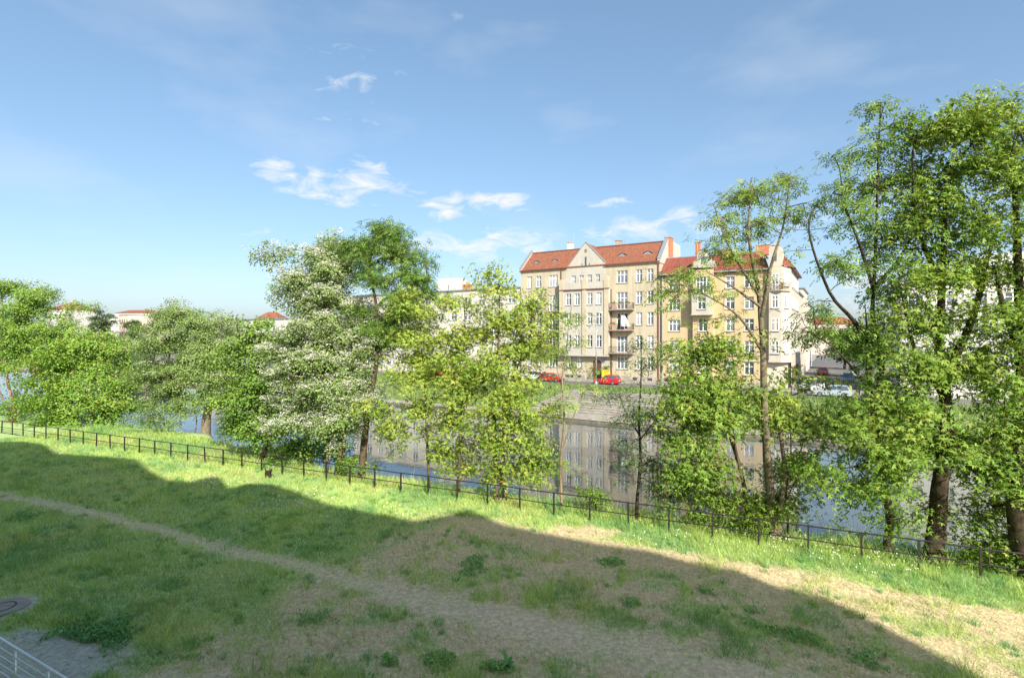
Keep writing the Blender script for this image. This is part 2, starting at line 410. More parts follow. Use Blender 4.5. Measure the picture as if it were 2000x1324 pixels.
sg = np.concatenate([np.linspace(-600, -75, 30)[:-1], np.arange(-75, -40, .5), np.arange(-40, 24, .17), np.linspace(24, 60, 60), np.linspace(62, 400, 20)])
tg = np.concatenate([np.linspace(-300, -34, 12)[:-1], np.linspace(-34, -17, 40)[:-1], np.arange(-17, 2.4, .14), np.arange(2.4, 12, .3)])
S, T = np.meshgrid(sg, tg, indexing='ij')
LX = S * FT.x + (T + FC) * FN.x; LY = S * FT.y + (T + FC) * FN.y
v = np.stack([LX.ravel(), LY.ravel(), lawn_z(LX.ravel(), LY.ravel())], -1)
ns, nt_ = len(sg), len(tg)
idx = np.arange(ns * nt_).reshape(ns, nt_)
fq = np.stack([idx[:-1, :-1].ravel(), idx[1:, :-1].ravel(), idx[1:, 1:].ravel(), idx[:-1, 1:].ravel()], -1)
def lawn_material():
    m, nt, b = mat_new('lawn_soil'); N, L = nt.nodes, nt.links
    a = N.new('ShaderNodeAttribute'); a.attribute_name = 'tint'; t = N.new('ShaderNodeTexCoord')
    n = N.new('ShaderNodeTexNoise'); n.inputs['Scale'].default_value = 6.5; n.inputs['Detail'].default_value = 8; n.inputs['Roughness'].default_value = .7
    L.new(t.outputs['Object'], n.inputs['Vector'])
    r = N.new('ShaderNodeValToRGB'); L.new(n.outputs['Fac'], r.inputs[0]); r.color_ramp.elements[0].position = .3; r.color_ramp.elements[1].position = .7
    r.color_ramp.elements[0].color = (.6, .6, .6, 1); r.color_ramp.elements[1].color = (1.3, 1.3, 1.25, 1)
    mx = N.new('ShaderNodeMixRGB'); mx.blend_type = 'MULTIPLY'; mx.inputs[0].default_value = 1
    L.new(a.outputs['Color'], mx.inputs[1]); L.new(r.outputs[0], mx.inputs[2]); L.new(mx.outputs[0], b.inputs['Base Color'])
    b.inputs['Roughness'].default_value = .95; b.inputs['Specular IOR Level'].default_value = .1
    bp = N.new('ShaderNodeBump'); bp.inputs['Strength'].default_value = .35; bp.inputs['Distance'].default_value = .03
    L.new(n.outputs['Fac'], bp.inputs['Height']); L.new(bp.outputs[0], b.inputs['Normal'])
    return m
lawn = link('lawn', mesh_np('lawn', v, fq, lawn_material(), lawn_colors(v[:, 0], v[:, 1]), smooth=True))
tag(lawn, kind='structure')

# ------------------------------------------------------------------ water
def water_material():
    m, nt, b = mat_new('water'); N, L = nt.nodes, nt.links
    b.inputs['Base Color'].default_value = (.10, .112, .105, 1); b.inputs['Roughness'].default_value = .03
    b.inputs['IOR'].default_value = 2.1; b.inputs['Specular IOR Level'].default_value = .5
    t = N.new('ShaderNodeTexCoord'); mp = N.new('ShaderNodeMapping'); mp.inputs['Rotation'].default_value = (0, 0, -BRZ); mp.inputs['Scale'].default_value = (.5, 1.0, 1)
    L.new(t.outputs['Object'], mp.inputs[0])
    n = N.new('ShaderNodeTexNoise'); n.inputs['Scale'].default_value = .65; n.inputs['Detail'].default_value = 4; n.inputs['Roughness'].default_value = .55
    L.new(mp.outputs[0], n.inputs['Vector'])
    n2 = N.new('ShaderNodeTexNoise'); n2.inputs['Scale'].default_value = .05; n2.inputs['Detail'].default_value = 3; L.new(mp.outputs[0], n2.inputs['Vector'])
    r = N.new('ShaderNodeValToRGB'); L.new(n2.outputs['Fac'], r.inputs[0]); r.color_ramp.elements[0].position = .42; r.color_ramp.elements[1].position = .62
    r.color_ramp.elements[0].color = (.25, .25, .25, 1)
    mu = N.new('ShaderNodeMath'); mu.operation = 'MULTIPLY'; L.new(n.outputs['Fac'], mu.inputs[0]); L.new(r.outputs[0], mu.inputs[1])
    bp = N.new('ShaderNodeBump'); bp.inputs['Strength'].default_value = .26; bp.inputs['Distance'].default_value = .12
    L.new(mu.outputs[0], bp.inputs['Height']); L.new(bp.outputs[0], b.inputs['Normal'])
    return m
mb = MB()
pA, pB = bank(-700, 31.5), bank(260, 31.5)
fA, fB = FT * -800 + FN * (FC + .5), FT * 420 + FN * (FC + .5)
wtr = MB().quad((fA.x, fA.y, WATER), (fB.x, fB.y, WATER), (pB.x, pB.y, WATER), (pA.x, pA.y, WATER)).build('river_water', water_material())
tag(wtr, kind='structure')

# ------------------------------------------------------------------ far side: land, road, pavement, bank
EDGE = 32.2      # distance of the water's edge from the frontage
def strip(name, mat, u0, u1, w0, w1, z, z1=None, nu=1):
    z1 = z if z1 is None else z1; m_ = MB()
    for i in range(nu):
        a = u0 + (u1 - u0) * i / nu; b_ = u0 + (u1 - u0) * (i + 1) / nu
        m_.quad(bank(a, w0, z), bank(a, w1, z1), bank(b_, w1, z1), bank(b_, w0, z))
    return tag(m_.build(name, mat), kind='structure')
strip('ground', M['far_land'], -6000, 6000, 18.0, -9000, STREET - .12)
strip('road', M['road'], -500, 300, 11.0, 3.4, STREET - .02)
strip('pavement', M['paving'], -500, 36, 3.4, -2.0, STREET + .10)
kb = MB()
for (a, b_) in ((-500, 36),):
    p = [bank(a, 3.55), bank(b_, 3.55), bank(b_, 3.4), bank(a, 3.4)]
    kb.prism([(q.x, q.y) for q in p], STREET - .3, STREET + .104, 'z')
p = [bank(-500, 11.15), bank(300, 11.15), bank(300, 11.0), bank(-500, 11.0)]
kb.prism([(q.x, q.y) for q in p], STREET - .3, STREET + .08, 'z')
tag(kb.build('kerb', M['paving']), kind='structure')
strip('side_street', M['road'], 17.6, 33, 3.39, -260, STREET - .015)
strip('side_pavement', M['paving'], 15.0, 17.6, 3.38, -260, STREET + .115)
# grassed bank with a terraced flight of stone steps let into it
US0, US1 = ub(1062, 25), ub(1345, 25)
PW0, PW1 = ub(1118, 12), ub(1150, 12)
def grass_bank(u0, u1, nu):
    prof = [(11.15, STREET + .05), (14, STREET + .12), (18.3, STREET - .02), (24, -.55), (29, -.95), (31.0, -1.02)]
    uu = np.linspace(u0, u1, nu); vs = []; fs_ = []
    pw = np.concatenate([np.linspace(prof[i][0], prof[i + 1][0], 7)[:-1] for i in range(len(prof) - 1)] + [[prof[-1][0]]])
    pz = np.interp(pw, [q[0] for q in prof], [q[1] for q in prof])
    for a in uu:
        for w_, z_ in zip(pw, pz): q = bank(a, w_, z_); vs.append((q.x, q.y, q.z))
    vs = np.array(vs); k = len(pw)
    bump_ = .22 * (fbm(vs[:, 0] * .5, vs[:, 1] * .5) - .4); ed = np.tile(np.minimum(1, np.minimum(np.arange(k), k - 1 - np.arange(k)) / 4), nu)
    vs[:, 2] += bump_ * ed
    ii = np.arange(nu * k).reshape(nu, k)
    return vs, np.stack([ii[:-1, :-1].ravel(), ii[:-1, 1:].ravel(), ii[1:, 1:].ravel(), ii[1:, :-1].ravel()], -1)
for (a, b_, n) in ((-420, US0, 300), (US1, 200, 220)):
    vs, fq_ = grass_bank(a, b_, n)
    tag(link('grass_bank', mesh_np('grass_bank', vs, fq_, M['far_grass'], smooth=True)), kind='structure')
vs = []
strip('grass_verge', M['far_grass'], US0, PW0, 11.15, 17.6, STREET + .05, STREET + .02, 10)
strip('grass_verge', M['far_grass'], PW1, US1, 11.15, 17.6, STREET + .05, STREET + .02, 10)
strip('footpath', M['paving'], PW0, PW1, 11.15, 17.6, STREET + .05, STREET + .02)
steps = tag(empty('embankment_steps', bank((US0 + US1) / 2, 24, 0), BRZ), kind='structure')
hl = (US1 - US0) / 2
ws = [17.6, 18.9, 19.9, 20.9, 21.9, 22.9, 24.9, 25.9, 26.9, 27.9, 28.9, 31.0]
for i in range(len(ws) - 1):
    zt = STREET + .06 - i * .13
    MB().box(-hl, hl, 24 - ws[i + 1] , 24 - ws[i] + .05, zt - .5, zt).build('step', M['stone'], steps)
    MB().box(-hl - .001, hl + .001, 24 - ws[i + 1] - .05, 24 - ws[i + 1] + .12, zt - .06, zt + .004).build('step_nosing', M['paving'], steps)
q = empty('river_wall', bank(0, EDGE, 0), BRZ); tag(q, 'low stone river wall along the far water edge', 'wall')
for i in range(-60, 40):
    if i * 4 < -240 or i * 4 > 90: continue
    MB().box(i * 4, i * 4 + 3.98, 0, 1.3, -2.2, -1.12 + .01 * (i % 3)).build('wall_block', M['stone_dark'], q)
    MB().box(i * 4, i * 4 + 3.97, -.08, 1.5, -1.115 + .01 * (i % 3), -.98 + .01 * (i % 3)).build('coping_stone', M['stone'], q)

# ------------------------------------------------------------------ windows and houses
WMESH = {}
def win_meshes(w, h, kind, fm, reveal):
    key = (round(w, 2), round(h, 2), kind, fm, reveal)
    if key in WMESH: return WMESH[key]
    b = .085; m_ = MB()
    m_.box(-w / 2, w / 2, 0, .07, 0, b); m_.box(-w / 2, w / 2, 0, .07, h - b, h)
    m_.box(-w / 2, -w / 2 + b, .001, .069, b, h - b); m_.box(w / 2 - b, w / 2, .001, .069, b, h - b)
    n = 2 if kind == 'double' else 3 if kind == 'triple' else 4 if kind == 'quad' else 1
    for i in range(1, n):
        x = -w / 2 + w * i / n; m_.box(x - .055, x + .055, -.012, .071, b, h - b)
    if kind != 'plain': m_.box(-w / 2 + b, w / 2 - b, -.006, .066, h * .64, h * .64 + .085)
    fr = m_.mesh('window', M[fm])
    sl = MB().box(-w / 2 - .1, w / 2 + .1, -reveal - .11, 0, -.09, -.004).mesh('sill', M['zinc'])
    panes = {}
    for g in ('glass_dark', 'glass_mid', 'glass_curtain'):
        pm = MB()
        xs_ = [-w / 2 + w * i / n for i in range(n + 1)]
        for i in range(n):
            tl = random.uniform(-.012, .012)
            pm.quad((xs_[i] + .03, .05 + tl, .04), (xs_[i + 1] - .03, .05 - tl, .04), (xs_[i + 1] - .03, .05 - tl, h - .04), (xs_[i] + .03, .05 + tl, h - .04))
        panes[g] = pm.mesh('pane', M[g])
    WMESH[key] = (fr, sl, panes); return WMESH[key]

def add_window(parent, u, y, z, w, h, kind='double', fm='white_frame', reveal=.14, sill=True, glass=None):
    fr, sl, panes = win_meshes(w, h, kind, fm, reveal)
    o = link('window', fr, parent, (u, y + reveal, z))
    link('pane', panes[glass or random.choice(('glass_dark', 'glass_dark', 'glass_mid', 'glass_mid', 'glass_curtain'))], o)
    if sill: link('sill', sl, o)
    return o

def wall_open(m_, u0, u1, z0, z1, ops, y=0.0, reveal=.2):
    us = sorted({u0, u1, *[a for o in ops for a in (o[0], o[1])]}); zs = sorted({z0, z1, *[a for o in ops for a in (o[2], o[3])]})
    us = [a for a in us if u0 <= a <= u1]; zs = [a for a in zs if z0 <= a <= z1]
    for i in range(len(us) - 1):
        for j in range(len(zs) - 1):
            cu, cz = (us[i] + us[i + 1]) / 2, (zs[j] + zs[j + 1]) / 2
            if any(o[0] < cu < o[1] and o[2] < cz < o[3] for o in ops): continue
            m_.quad((us[i], y, zs[j]), (us[i + 1], y, zs[j]), (us[i + 1], y, zs[j + 1]), (us[i], y, zs[j + 1]))
    for (a, b, c, d) in ops:
        yb = y + reveal
        m_.quad((a, y, c), (a, yb, c), (a, yb, d), (a, y, d)); m_.quad((b, yb, c), (b, y, c), (b, y, d), (b, yb, d))
        m_.quad((a, y, d), (a, yb, d), (b, yb, d), (b, y, d)); m_.quad((a, yb, c), (a, y, c), (b, y, c), (b, yb, c))
    return m_

def downpipe(parent, u, y, z0, z1, mat='maroon'):
    return MB().tube((u, y, z0), (u, y, z1), .09, 8).build('downpipe', M[mat], parent, smooth=False)

def chimney(parent, u, y, z0, z1, w, d, mat, pots=2):
    c = MB().box(u - w / 2, u + w / 2, y - d / 2, y + d / 2, z0, z1).build('chimney', mat, parent)
    MB().box(u - w / 2 - .08, u + w / 2 + .08, y - d / 2 - .08, y + d / 2 + .08, z1, z1 + .14).build('chimney_cap', M['stone'], c)
    for i in range(pots):
        x = u - w / 2 + w * (i + .5) / pots
        MB().tube((x, y, z1 + .141), (x, y, z1 + .6), .13, 8, .11).build('chimney_pot', M['zinc'], c)
    return c

def antenna(parent, u, y, z, h, bars=3):
    m_ = MB().tube((u, y, z), (u, y, z + h), .03, 5)
    for i in range(bars): m_.tube((u - .55, y, z + h - .25 - i * .35), (u + .55, y, z + h - .25 - i * .35), .02, 4)
    return m_.build('antenna', M['zinc'], parent)

def eyebrow(parent, u, slope_z0, rise, run, tmat, t=.35, w=1.25, h=.62):
    """curved eyebrow dormer on a slope that starts at y=0, z=slope_z0"""
    k = rise / run; y0 = run * t; z0 = slope_z0 + rise * t; n = 14; front = []; back = []
    for i in range(n + 1):
        a = -1 + 2 * i / n; hh = h * math.cos(a * math.pi / 2) ** 1.5
        front.append((u + a * w, y0 - .03, z0 + hh)); back.append((u + a * w * .72, y0 + hh / k * 1.7, z0 + hh * 1.7 + .012))
    m_ = MB()
    for i in range(n): m_.quad(front[i], front[i + 1], back[i + 1], back[i])
    d = m_.build('dormer', tmat, parent, smooth=True)
    g = MB(); pts = [(u + (p[0] - u) * .66, z0 + (p[2] - z0) * .86) for p in front]
    g.prism([(p[0], p[1] + .005) for p in pts[1:-1]], y0 - .07, y0 - .05)
    g.build('dormer_window', M['glass_mid'], d)
    return d

def house_root(name, label, u, w=0.0, z=STREET):
    h = empty(name, bank(u, w, z), BRZ); return tag(h, label, 'house')

# ---- beige tenement with the big gable
mats_b = plaster('plaster_beige', (.46, .405, .305), (.30, .27, .21), .42)
mats_g = plaster('plaster_grey', (.44, .42, .375), (.34, .32, .28), .30)
tile_o = tile_mat('tile_orange', (.31, .125, .075), (.24, .09, .052), (.17, .095, .07))
tile_r = tile_mat('tile_red', (.30, .085, .06), (.23, .06, .045), (.17, .08, .065))
UB0 = ub(1017); UB1 = 0.0
th = house_root('tenement_house', 'beige five-storey tenement with orange tiled roof and pointed central gable', 0)
EV = 19.9 - STREET
sz = [2.32, 5.80, 9.57, 12.95, 16.52]; sz = [a - STREET for a in sz]
ops = []; wins = []
def W(px, row, w, h, kind, y=0.0, sill=True):
    u = ub(px, -y) ; z = sz[row]
    return (u - w / 2, u + w / 2, z, z + h), (u, y, z, w, h, kind)
bu0, bu1 = ub(1093, 1.0), ub(1188.5, 1.0)
for row in range(5):
    for (px, w, kind) in ((1215, 1.85, 'triple'), (1248.4, 1.0, 'double'), (1270.2, 1.0, 'double'), (1034, 1.0, 'double'), (1052, 1.0, 'double'), (1080.7, 1.75, 'triple')):
        hh = 2.05
        o, wi = W(px, row, w, hh, kind)
        if row in (1, 2, 3) and px in (1215, 1080.7): o = (o[0], o[1], o[2] - .75, o[3]); wi = (wi[0], wi[1], o[2], w, hh + .75, kind)
        ops.append(o); wins.append(wi)
gz = sz[4]
gab_w = []
for px in (1120.5, 1136, 1151.8, 1167.5):
    u = ub(px); gab_w.append((u, 0, gz - .25, .78, 1.95, 'double'))
for px in (1113.5, 1132):
    u = ub(px); ops.append((u - .48, u + .48, sz[0], sz[0] + 2.0)); wins.append((u, 0, sz[0], .96, 2.0, 'double'))
for g in gab_w: ops.append((g[0] - g[3] / 2, g[0] + g[3] / 2, g[2], g[2] + g[4]))
ud = ub(1166); ops.append((ud - .8, ud + .8, .15, 3.5))
usm = ub(1193); ops.append((usm - .3, usm + .3, 2.5, 3.1)); wins.append((usm, 0, 2.5, .6, .6, 'plain'))
m_ = MB(); wall_open(m_, UB0, UB1, .9, EV, ops)
m_.quad((UB0, 12, 0), (UB0, 0, 0), (UB0, 0, EV), (UB0, 12, EV)); m_.quad((UB1, 0, 0), (UB1, 12, 0), (UB1, 12, EV), (UB1, 0, EV))
m_.quad((UB1, 12, 0), (UB0, 12, 0), (UB0, 12, EV + 3.4), (UB1, 12, EV + 3.4))
m_.build('wall', mats_b, th)
for (u, y, z, w, h, k) in wins: add_window(th, u, y, z, w, h, k)
# plinth with cellar windows
cops = [(ub(px) - .4, ub(px) + .4, .25, .7) for px in (1108, 1116, 1132, 1240, 1269)]
m_ = MB(); wall_open(m_, UB0 - .02, ud - .82, -.3, .9, [o for o in cops if o[1] < ud - .82], -.08)
wall_open(m_, ud + .82, UB1 + .02, -.3, .9, [o for o in cops if o[0] > ud + .82], -.08)
m_.quad((UB0, -.08, .9), (ud - .82, -.08, .9), (ud - .82, 0, .9), (UB0, 0, .9)); m_.quad((ud + .82, -.08, .9), (UB1, -.08, .9), (UB1, 0, .9), (ud + .82, 0, .9))
m_.build('plinth', M['stone'], th)
for o in cops: MB().box(o[0], o[1], .02, .05, o[2], o[3]).build('cellar_window', M['glass_dark'], th)
# arched door
pts = [(ud - .8, .1), (ud + .8, .1)] + [(ud + .8 * math.cos(a), 2.7 + .8 * math.sin(a)) for a in np.linspace(0, math.pi, 11)]
dr = MB().prism(pts, .1, .18).build('door', plain('door_brown', (.12, .05, .03), .5), th)
MB().box(ud + .15, ud + .19, .04, .1, 1.05, 1.3).build('handle', M['chrome'], dr)
MB().box(ud - .5, ud + .5, .085, .098, 2.5, 2.62).build('door_transom', M['brown_frame'], dr)
sp = MB()
for (sx_, a0, a1) in ((1, 0, math.pi / 2), (-1, 0, math.pi / 2)):
    arc = [(ud + sx_ * .8 * math.cos(a), 2.7 + .8 * math.sin(a)) for a in np.linspace(a0, a1, 7)]
    sp.prism(arc + [(ud + sx_ * .8, 3.5)], .004, .12)
sp.build('door_arch', mats_b, th)
MB().box(ud - 1.0, ud + 1.0, -.7, .1, -.02, .11).build('door_step', M['stone'], th)
# projecting bay over the entrance
bz0 = uz(1140, 694, 1.0)[1] - STREET; bz1 = uz(1140, 566, 1.0)[1] - STREET
bops = []; bw = []
for row in (1, 2, 3):
    for px in (1110.5, 1127, 1151.8, 1169.5):
        u = ub(px, 1.0); bops.append((u - .47, u + .47, sz[row] + .1, sz[row] + 2.1)); bw.append((u, -1.0, sz[row] + .1, .94, 2.0, 'double'))
m_ = MB(); wall_open(m_, bu0, bu1, bz0, bz1, bops, -1.0)
m_.quad((bu0, 0, bz0), (bu0, -1, bz0), (bu0, -1, bz1), (bu0, 0, bz1)); m_.quad((bu1, -1, bz0), (bu1, 0, bz0), (bu1, 0, bz1), (bu1, -1, bz1))
m_.quad((bu0, -1, bz0), (bu0, 0, bz0), (bu1, 0, bz0), (bu1, -1, bz0)); m_.quad((bu0, -1, bz1), (bu1, -1, bz1), (bu1, 0, bz1), (bu0, 0, bz1))
bay = m_.build('bay', mats_g, th)
for (u, y, z, w, h, k) in bw: add_window(th, u, y, z, w, h, k)
MB().box(bu0 - .05, bu1 + .05, -1.12, -.9, bz0 - .12, bz0 + .1).build('bay_moulding', mats_g, bay)
umid = (bu0 + bu1) / 2 + .15
for (a, wd, top) in ((bu0, .75, 1.95), (umid - .35, .75, 2.15), (bu1 - .75, .75, 2.2)):
    MB().box(a, a + wd, -1.16, -.99, bz0 + .11, bz1 - .004).build('pilaster', mats_b, bay)
    pts = [(a - .03, bz1 + .13), (a + wd + .03, bz1 + .13)] + [(a + wd / 2 + (wd / 2 + .03) * math.cos(t), bz1 + top - .45 + .42 * math.sin(t)) for t in np.linspace(0, math.pi, 9)]
    MB().prism(pts, -1.18, -.72).build('parapet_pier', mats_b, bay)
MB().box(bu0 - .1, bu1 + .1, -1.26, -.9, bz1, bz1 + .126).build('bay_cornice', M['maroon'], bay)
MB().box(bu0 + .7, umid - .33, -1.1, -.88, bz1 + .128, bz1 + 1.25).build('parapet', mats_g, bay)
MB().box(umid + .42, bu1 - .7, -1.1, -.88, bz1 + .128, bz1 + 1.25).build('parapet', mats_g, bay)
# gable
gp = [uz(*p) for p in ((1101, 556), (1103.5, 545), (1108.4, 523), (1144.3, 473.4), (1181.6, 512.5), (1184.5, 540), (1186, 552))]
gp = [(a, b - STREET) for a, b in gp]
gbot = min(gp[0][1], gp[-1][1])
pts = [(gp[0][0], gbot)] + gp[1:-1] + [(gp[-1][0], gbot)]
# gable face as columns with window holes
m_ = MB()
def gtop(u):
    return float(np.interp(u, [p[0] for p in pts], [p[1] for p in pts]))
us = sorted({*[p[0] for p in pts], *[g[0] - g[3] / 2 for g in gab_w], *[g[0] + g[3] / 2 for g in gab_w]})
for i in range(len(us) - 1):
    a, b = us[i], us[i + 1]; c = (a + b) / 2
    hole = [g for g in gab_w if abs(c - g[0]) < g[3] / 2]
    if hole:
        g = hole[0]; m_.quad((a, -.06, gbot), (b, -.06, gbot), (b, -.06, g[2]), (a, -.06, g[2]))
        z_ = g[2] + g[4]; m_.quad((a, -.06, z_), (b, -.06, z_), (b, -.06, gtop(b)), (a, -.06, gtop(a)))
        m_.quad((a, -.06, g[2]), (a, .15, g[2]), (a, .15, z_), (a, -.06, z_)); m_.quad((b, .15, g[2]), (b, -.06, g[2]), (b, -.06, z_), (b, .15, z_))
        m_.quad((a, -.06, z_), (a, .15, z_), (b, .15, z_), (b, -.06, z_)); m_.quad((a, .15, g[2]), (a, -.06, g[2]), (b, -.06, g[2]), (b, .15, g[2]))
    else: m_.quad((a, -.06, gbot), (b, -.06, gbot), (b, -.06, gtop(b)), (a, -.06, gtop(a)))
for i in range(len(pts) - 1):
    a, b = pts[i], pts[i + 1]; m_.quad((a[0], -.06, a[1]), (b[0], -.06, b[1]), (b[0], .35, b[1]), (a[0], .35, a[1]))
gb = m_.build('gable', mats_g, th)
for (u, y, z, w, h, k) in gab_w: add_window(th, u, -.06, z, w, h, k, sill=False)
ug = gp[3][0]
MB().box(ug - .16, ug + .16, -.09, -.055, gp[3][1] - 4.1, gp[3][1] - 2.5).build('slit_window', M['glass_dark'], gb)
for s_ in (-.75, .6): MB().box(ug + s_, ug + s_ + .14, -.085, -.055, gp[3][1] - 4.1, gp[3][1] - 3.6).build('vent', M['glass_dark'], gb)
MB().box(ug - .2, ug + .2, -.095, -.055, gp[3][1] - 1.75, gp[3][1] - 1.2).build('niche', M['stone_dark'], gb)
for (a, b) in ((pts[2], pts[3]), (pts[3], pts[4])):
    A, B = Vector((a[0], 0, a[1])), Vector((b[0], 0, b[1])); d = (B - A).normalized(); n_ = Vector((-d.z, 0, d.x))
    if n_.z < 0: n_ = -n_
    m_ = MB(); m_.prism([(A.x, A.z + .004), (B.x, B.z + .004), (B.x + n_.x * .1, B.z + n_.z * .1 + .02), (A.x + n_.x * .1, A.z + n_.z * .1)], -.14, .4)
    m_.build('gable_coping', M['zinc'], gb)
# roof
RISE, RUN = 3.5, 4.0
m_ = MB(); m_.quad((UB0, -.25, EV - .2), (UB1, -.25, EV - .2), (UB1, RUN, EV + RISE), (UB0, RUN, EV + RISE))
rf = m_.build('roof', tile_o, th)
m_ = MB(); m_.quad((UB0, RUN, EV + RISE), (UB1, RUN, EV + RISE), (UB1, 12, EV + RISE - .2), (UB0, 12, EV + RISE - .2)); m_.build('flat_roof', M['zinc'], rf)
# cross roof behind the gable
a, b, c = pts[2], pts[3], pts[4]
m_ = MB(); m_.quad((a[0], .3, a[1] - .08), (b[0], .3, b[1] - .08), (b[0], RUN + 1.2, b[1] - .08), (a[0], RUN, a[1] + .1))
m_.quad((b[0], .3, b[1] - .08), (c[0], .3, c[1] - .08), (c[0], RUN, c[1] + .1), (b[0], RUN + 1.2, b[1] - .08)); m_.build('cross_roof', tile_o, rf)
MB().box(UB0 + .3, UB1 - .4, RUN - .12, RUN + .3, EV + RISE - .02, EV + RISE + .16).build('ridge_flashing', M['maroon'], rf)
for (a, b) in ((UB0, gp[2][0] - .05), (gp[4][0] + .05, UB1)):
    MB().box(a, b, -.42, -.2, EV - .34, EV - .16).build('gutter', M['maroon'], rf)
    MB().box(a, b, -.2, -.004, EV - .42, EV - .2).build('eaves_moulding', mats_b, rf)
for px in (1047, 1083): eyebrow(rf, ub(px, -1.4), EV - .2, RISE + .2, RUN + .25, tile_o)
for px in (1214.5, 1264.5): eyebrow(rf, ub(px, -1.4), EV - .2, RISE + .2, RUN + .25, tile_o, w=1.45, h=.7)
for (a, b) in ((UB0 - .12, UB0 + .28), (UB1 - .42, UB1 + .1)):
    m_ = MB(); m_.prism([(-.3, EV - .5), (-.3, EV + .15), (RUN + .1, EV + RISE + .5), (12, EV + RISE + .4), (12, EV - .5)], a, b, 'x')
    m_.build('party_wall', mats_g, th)
    m_ = MB(); m_.prism([(-.36, EV + .154), (-.36, EV + .26), (RUN + .1, EV + RISE + .62), (RUN + .1, EV + RISE + .504)], a - .05, b + .05, 'x'); m_.build('coping', M['zinc'], th)
chimney(rf, ub(1114, -5), 5, EV + RISE - .2, EV + RISE + 1.5, 1.0, .7, plaster('plaster_white', (.62, .60, .55), (.4, .38, .33), .2), 2)
antenna(rf, ub(1121, -5), 5, EV + RISE - .2, 3.6, 0)
chimney(rf, ub(1208, -5), 5, EV + RISE - .2, EV + RISE + 1.0, .95, .8, M['stone'], 0)
for px in (1217, 1221): MB().tube((ub(px, -5), 5, EV + RISE - .3), (ub(px, -5), 5, EV + RISE + 1.3), .07, 7).build('vent_pipe', M['zinc'], rf)
chimney(rf, ub(1316.5, -5) - .9, 5.2, EV - 1, EV + RISE + .7, .9, 1.9, M['brick_red'], 0)
downpipe(th, ub(1286.5), -.12, -.2, EV - .3); downpipe(th, bu0 - .14, -.12, bz0, EV - .3); downpipe(th, bu1 + .14, -.12, bz0 - .1, bz1); downpipe(th, ub(1195), -.12, -.2, bz0 - .1)
# balconies
def balcony(parent, u0, u1, z, boxes=0, drape=False, side='right'):
    m_ = MB().box(u0, u1, -1.15, 0, z - .2, z)
    s_ = m_.build('balcony', M['stone'], parent)
    MB().box(u0 - .04, u1 + .04, -1.19, -1.1, z - .25, z - .12).build('balcony_edge', M['maroon'], s_)
    rl = MB().box(u0, u1, -1.13, -1.09, z + .98, z + 1.02)
    rl.box(u1 - .04, u1, -1.09, 0, z + .98, z + 1.02); rl.box(u0, u0 + .04, -1.09, 0, z + .98, z + 1.02)
    n = int((u1 - u0) / .14)
    for i in range(n + 1):
        x = u0 + .01 + (u1 - u0 - .02) * i / n; rl.box(x - .012, x + .012, -1.122, -1.098, z, z + .98)
    for i in range(7): y = -1.08 + i * .15; rl.box(u1 - .032, u1 - .008, y, y + .024, z, z + .98)
    rl.build('balcony_railing', M['iron'], s_)
    for i in range(boxes):
        x = u0 + .3 + i * (u1 - u0 - .3) / max(1, boxes)
        fb = MB().box(x, x + .8, -1.32, -1.14, z + .72, z + .92).build('flower_box', M['brick_red'], s_)
        vs = []; rn = random.Random(i + int(z * 7))
        g = MB()
        for _ in range(60):
            px_, py_, pz_ = x + rn.random() * .8, -1.23 + rn.uniform(-.15, .15), z + .95 + rn.uniform(-.08, .25); r_ = .07
            g.tri((px_ - r_, py_, pz_), (px_ + r_, py_ + rn.uniform(-r_, r_), pz_), (px_, py_ + rn.uniform(-r_, r_), pz_ + r_ * 1.4))
        g.build('flowers', plain('balcony_plant', (.07, .16, .04), .7), fb)
    if drape:
        d = MB(); n = 10
        for i in range(n):
            a = i / n; b = (i + 1) / n
            f_ = lambda t: (u0 + (u1 - u0) * (.45 + .12 * t), -.2 - .1 * math.sin(t * 9), z + 2.55)
            g_ = lambda t: (u0 + (u1 - u0) * (.50 + .42 * t), -1.0 - .08 * math.sin(t * 12), z + .55)
            d.quad(g_(a), g_(b), f_(b), f_(a))
        d.build('drape', plain('cloth_white', (.78, .77, .74), .8), s_)
    return s_
ba0, ba1 = ub(1189.5, 1.1), ub(1235, 1.1)
balcony(th, ba0, ba1, sz[1] - .78, 0); balcony(th, ba0, ba1, sz[2] - .78, 1, True); balcony(th, ba0, ba1, sz[3] - .78, 3)
bl0, bl1 = ub(1074.5, 1.1), bu0 - .25
for r_ in (1, 2, 3): balcony(th, bl0, bl1, sz[r_] - .78, 0)

# ---- blue sign beside the door
us_ = ub(1178)
sg_ = tag(empty('wall_sign', bank(us_, .02, STREET + 2.9), BRZ), 'blue wall sign with a white figure beside the arched door', 'sign')
MB().box(-.22, .22, -.05, 0, 0, .74).build('plate', plain('sign_blue', (.05, .14, .55), .4), sg_)
g = MB().box(-.05, .05, -.06, -.052, .16, .48); g.sphere((0, -.056, .57), .065, 8, 5, (1, .1, 1)); g.box(-.11, .11, -.062, -.053, .10, .155)
g.build('symbol', M['white_frame'], sg_)

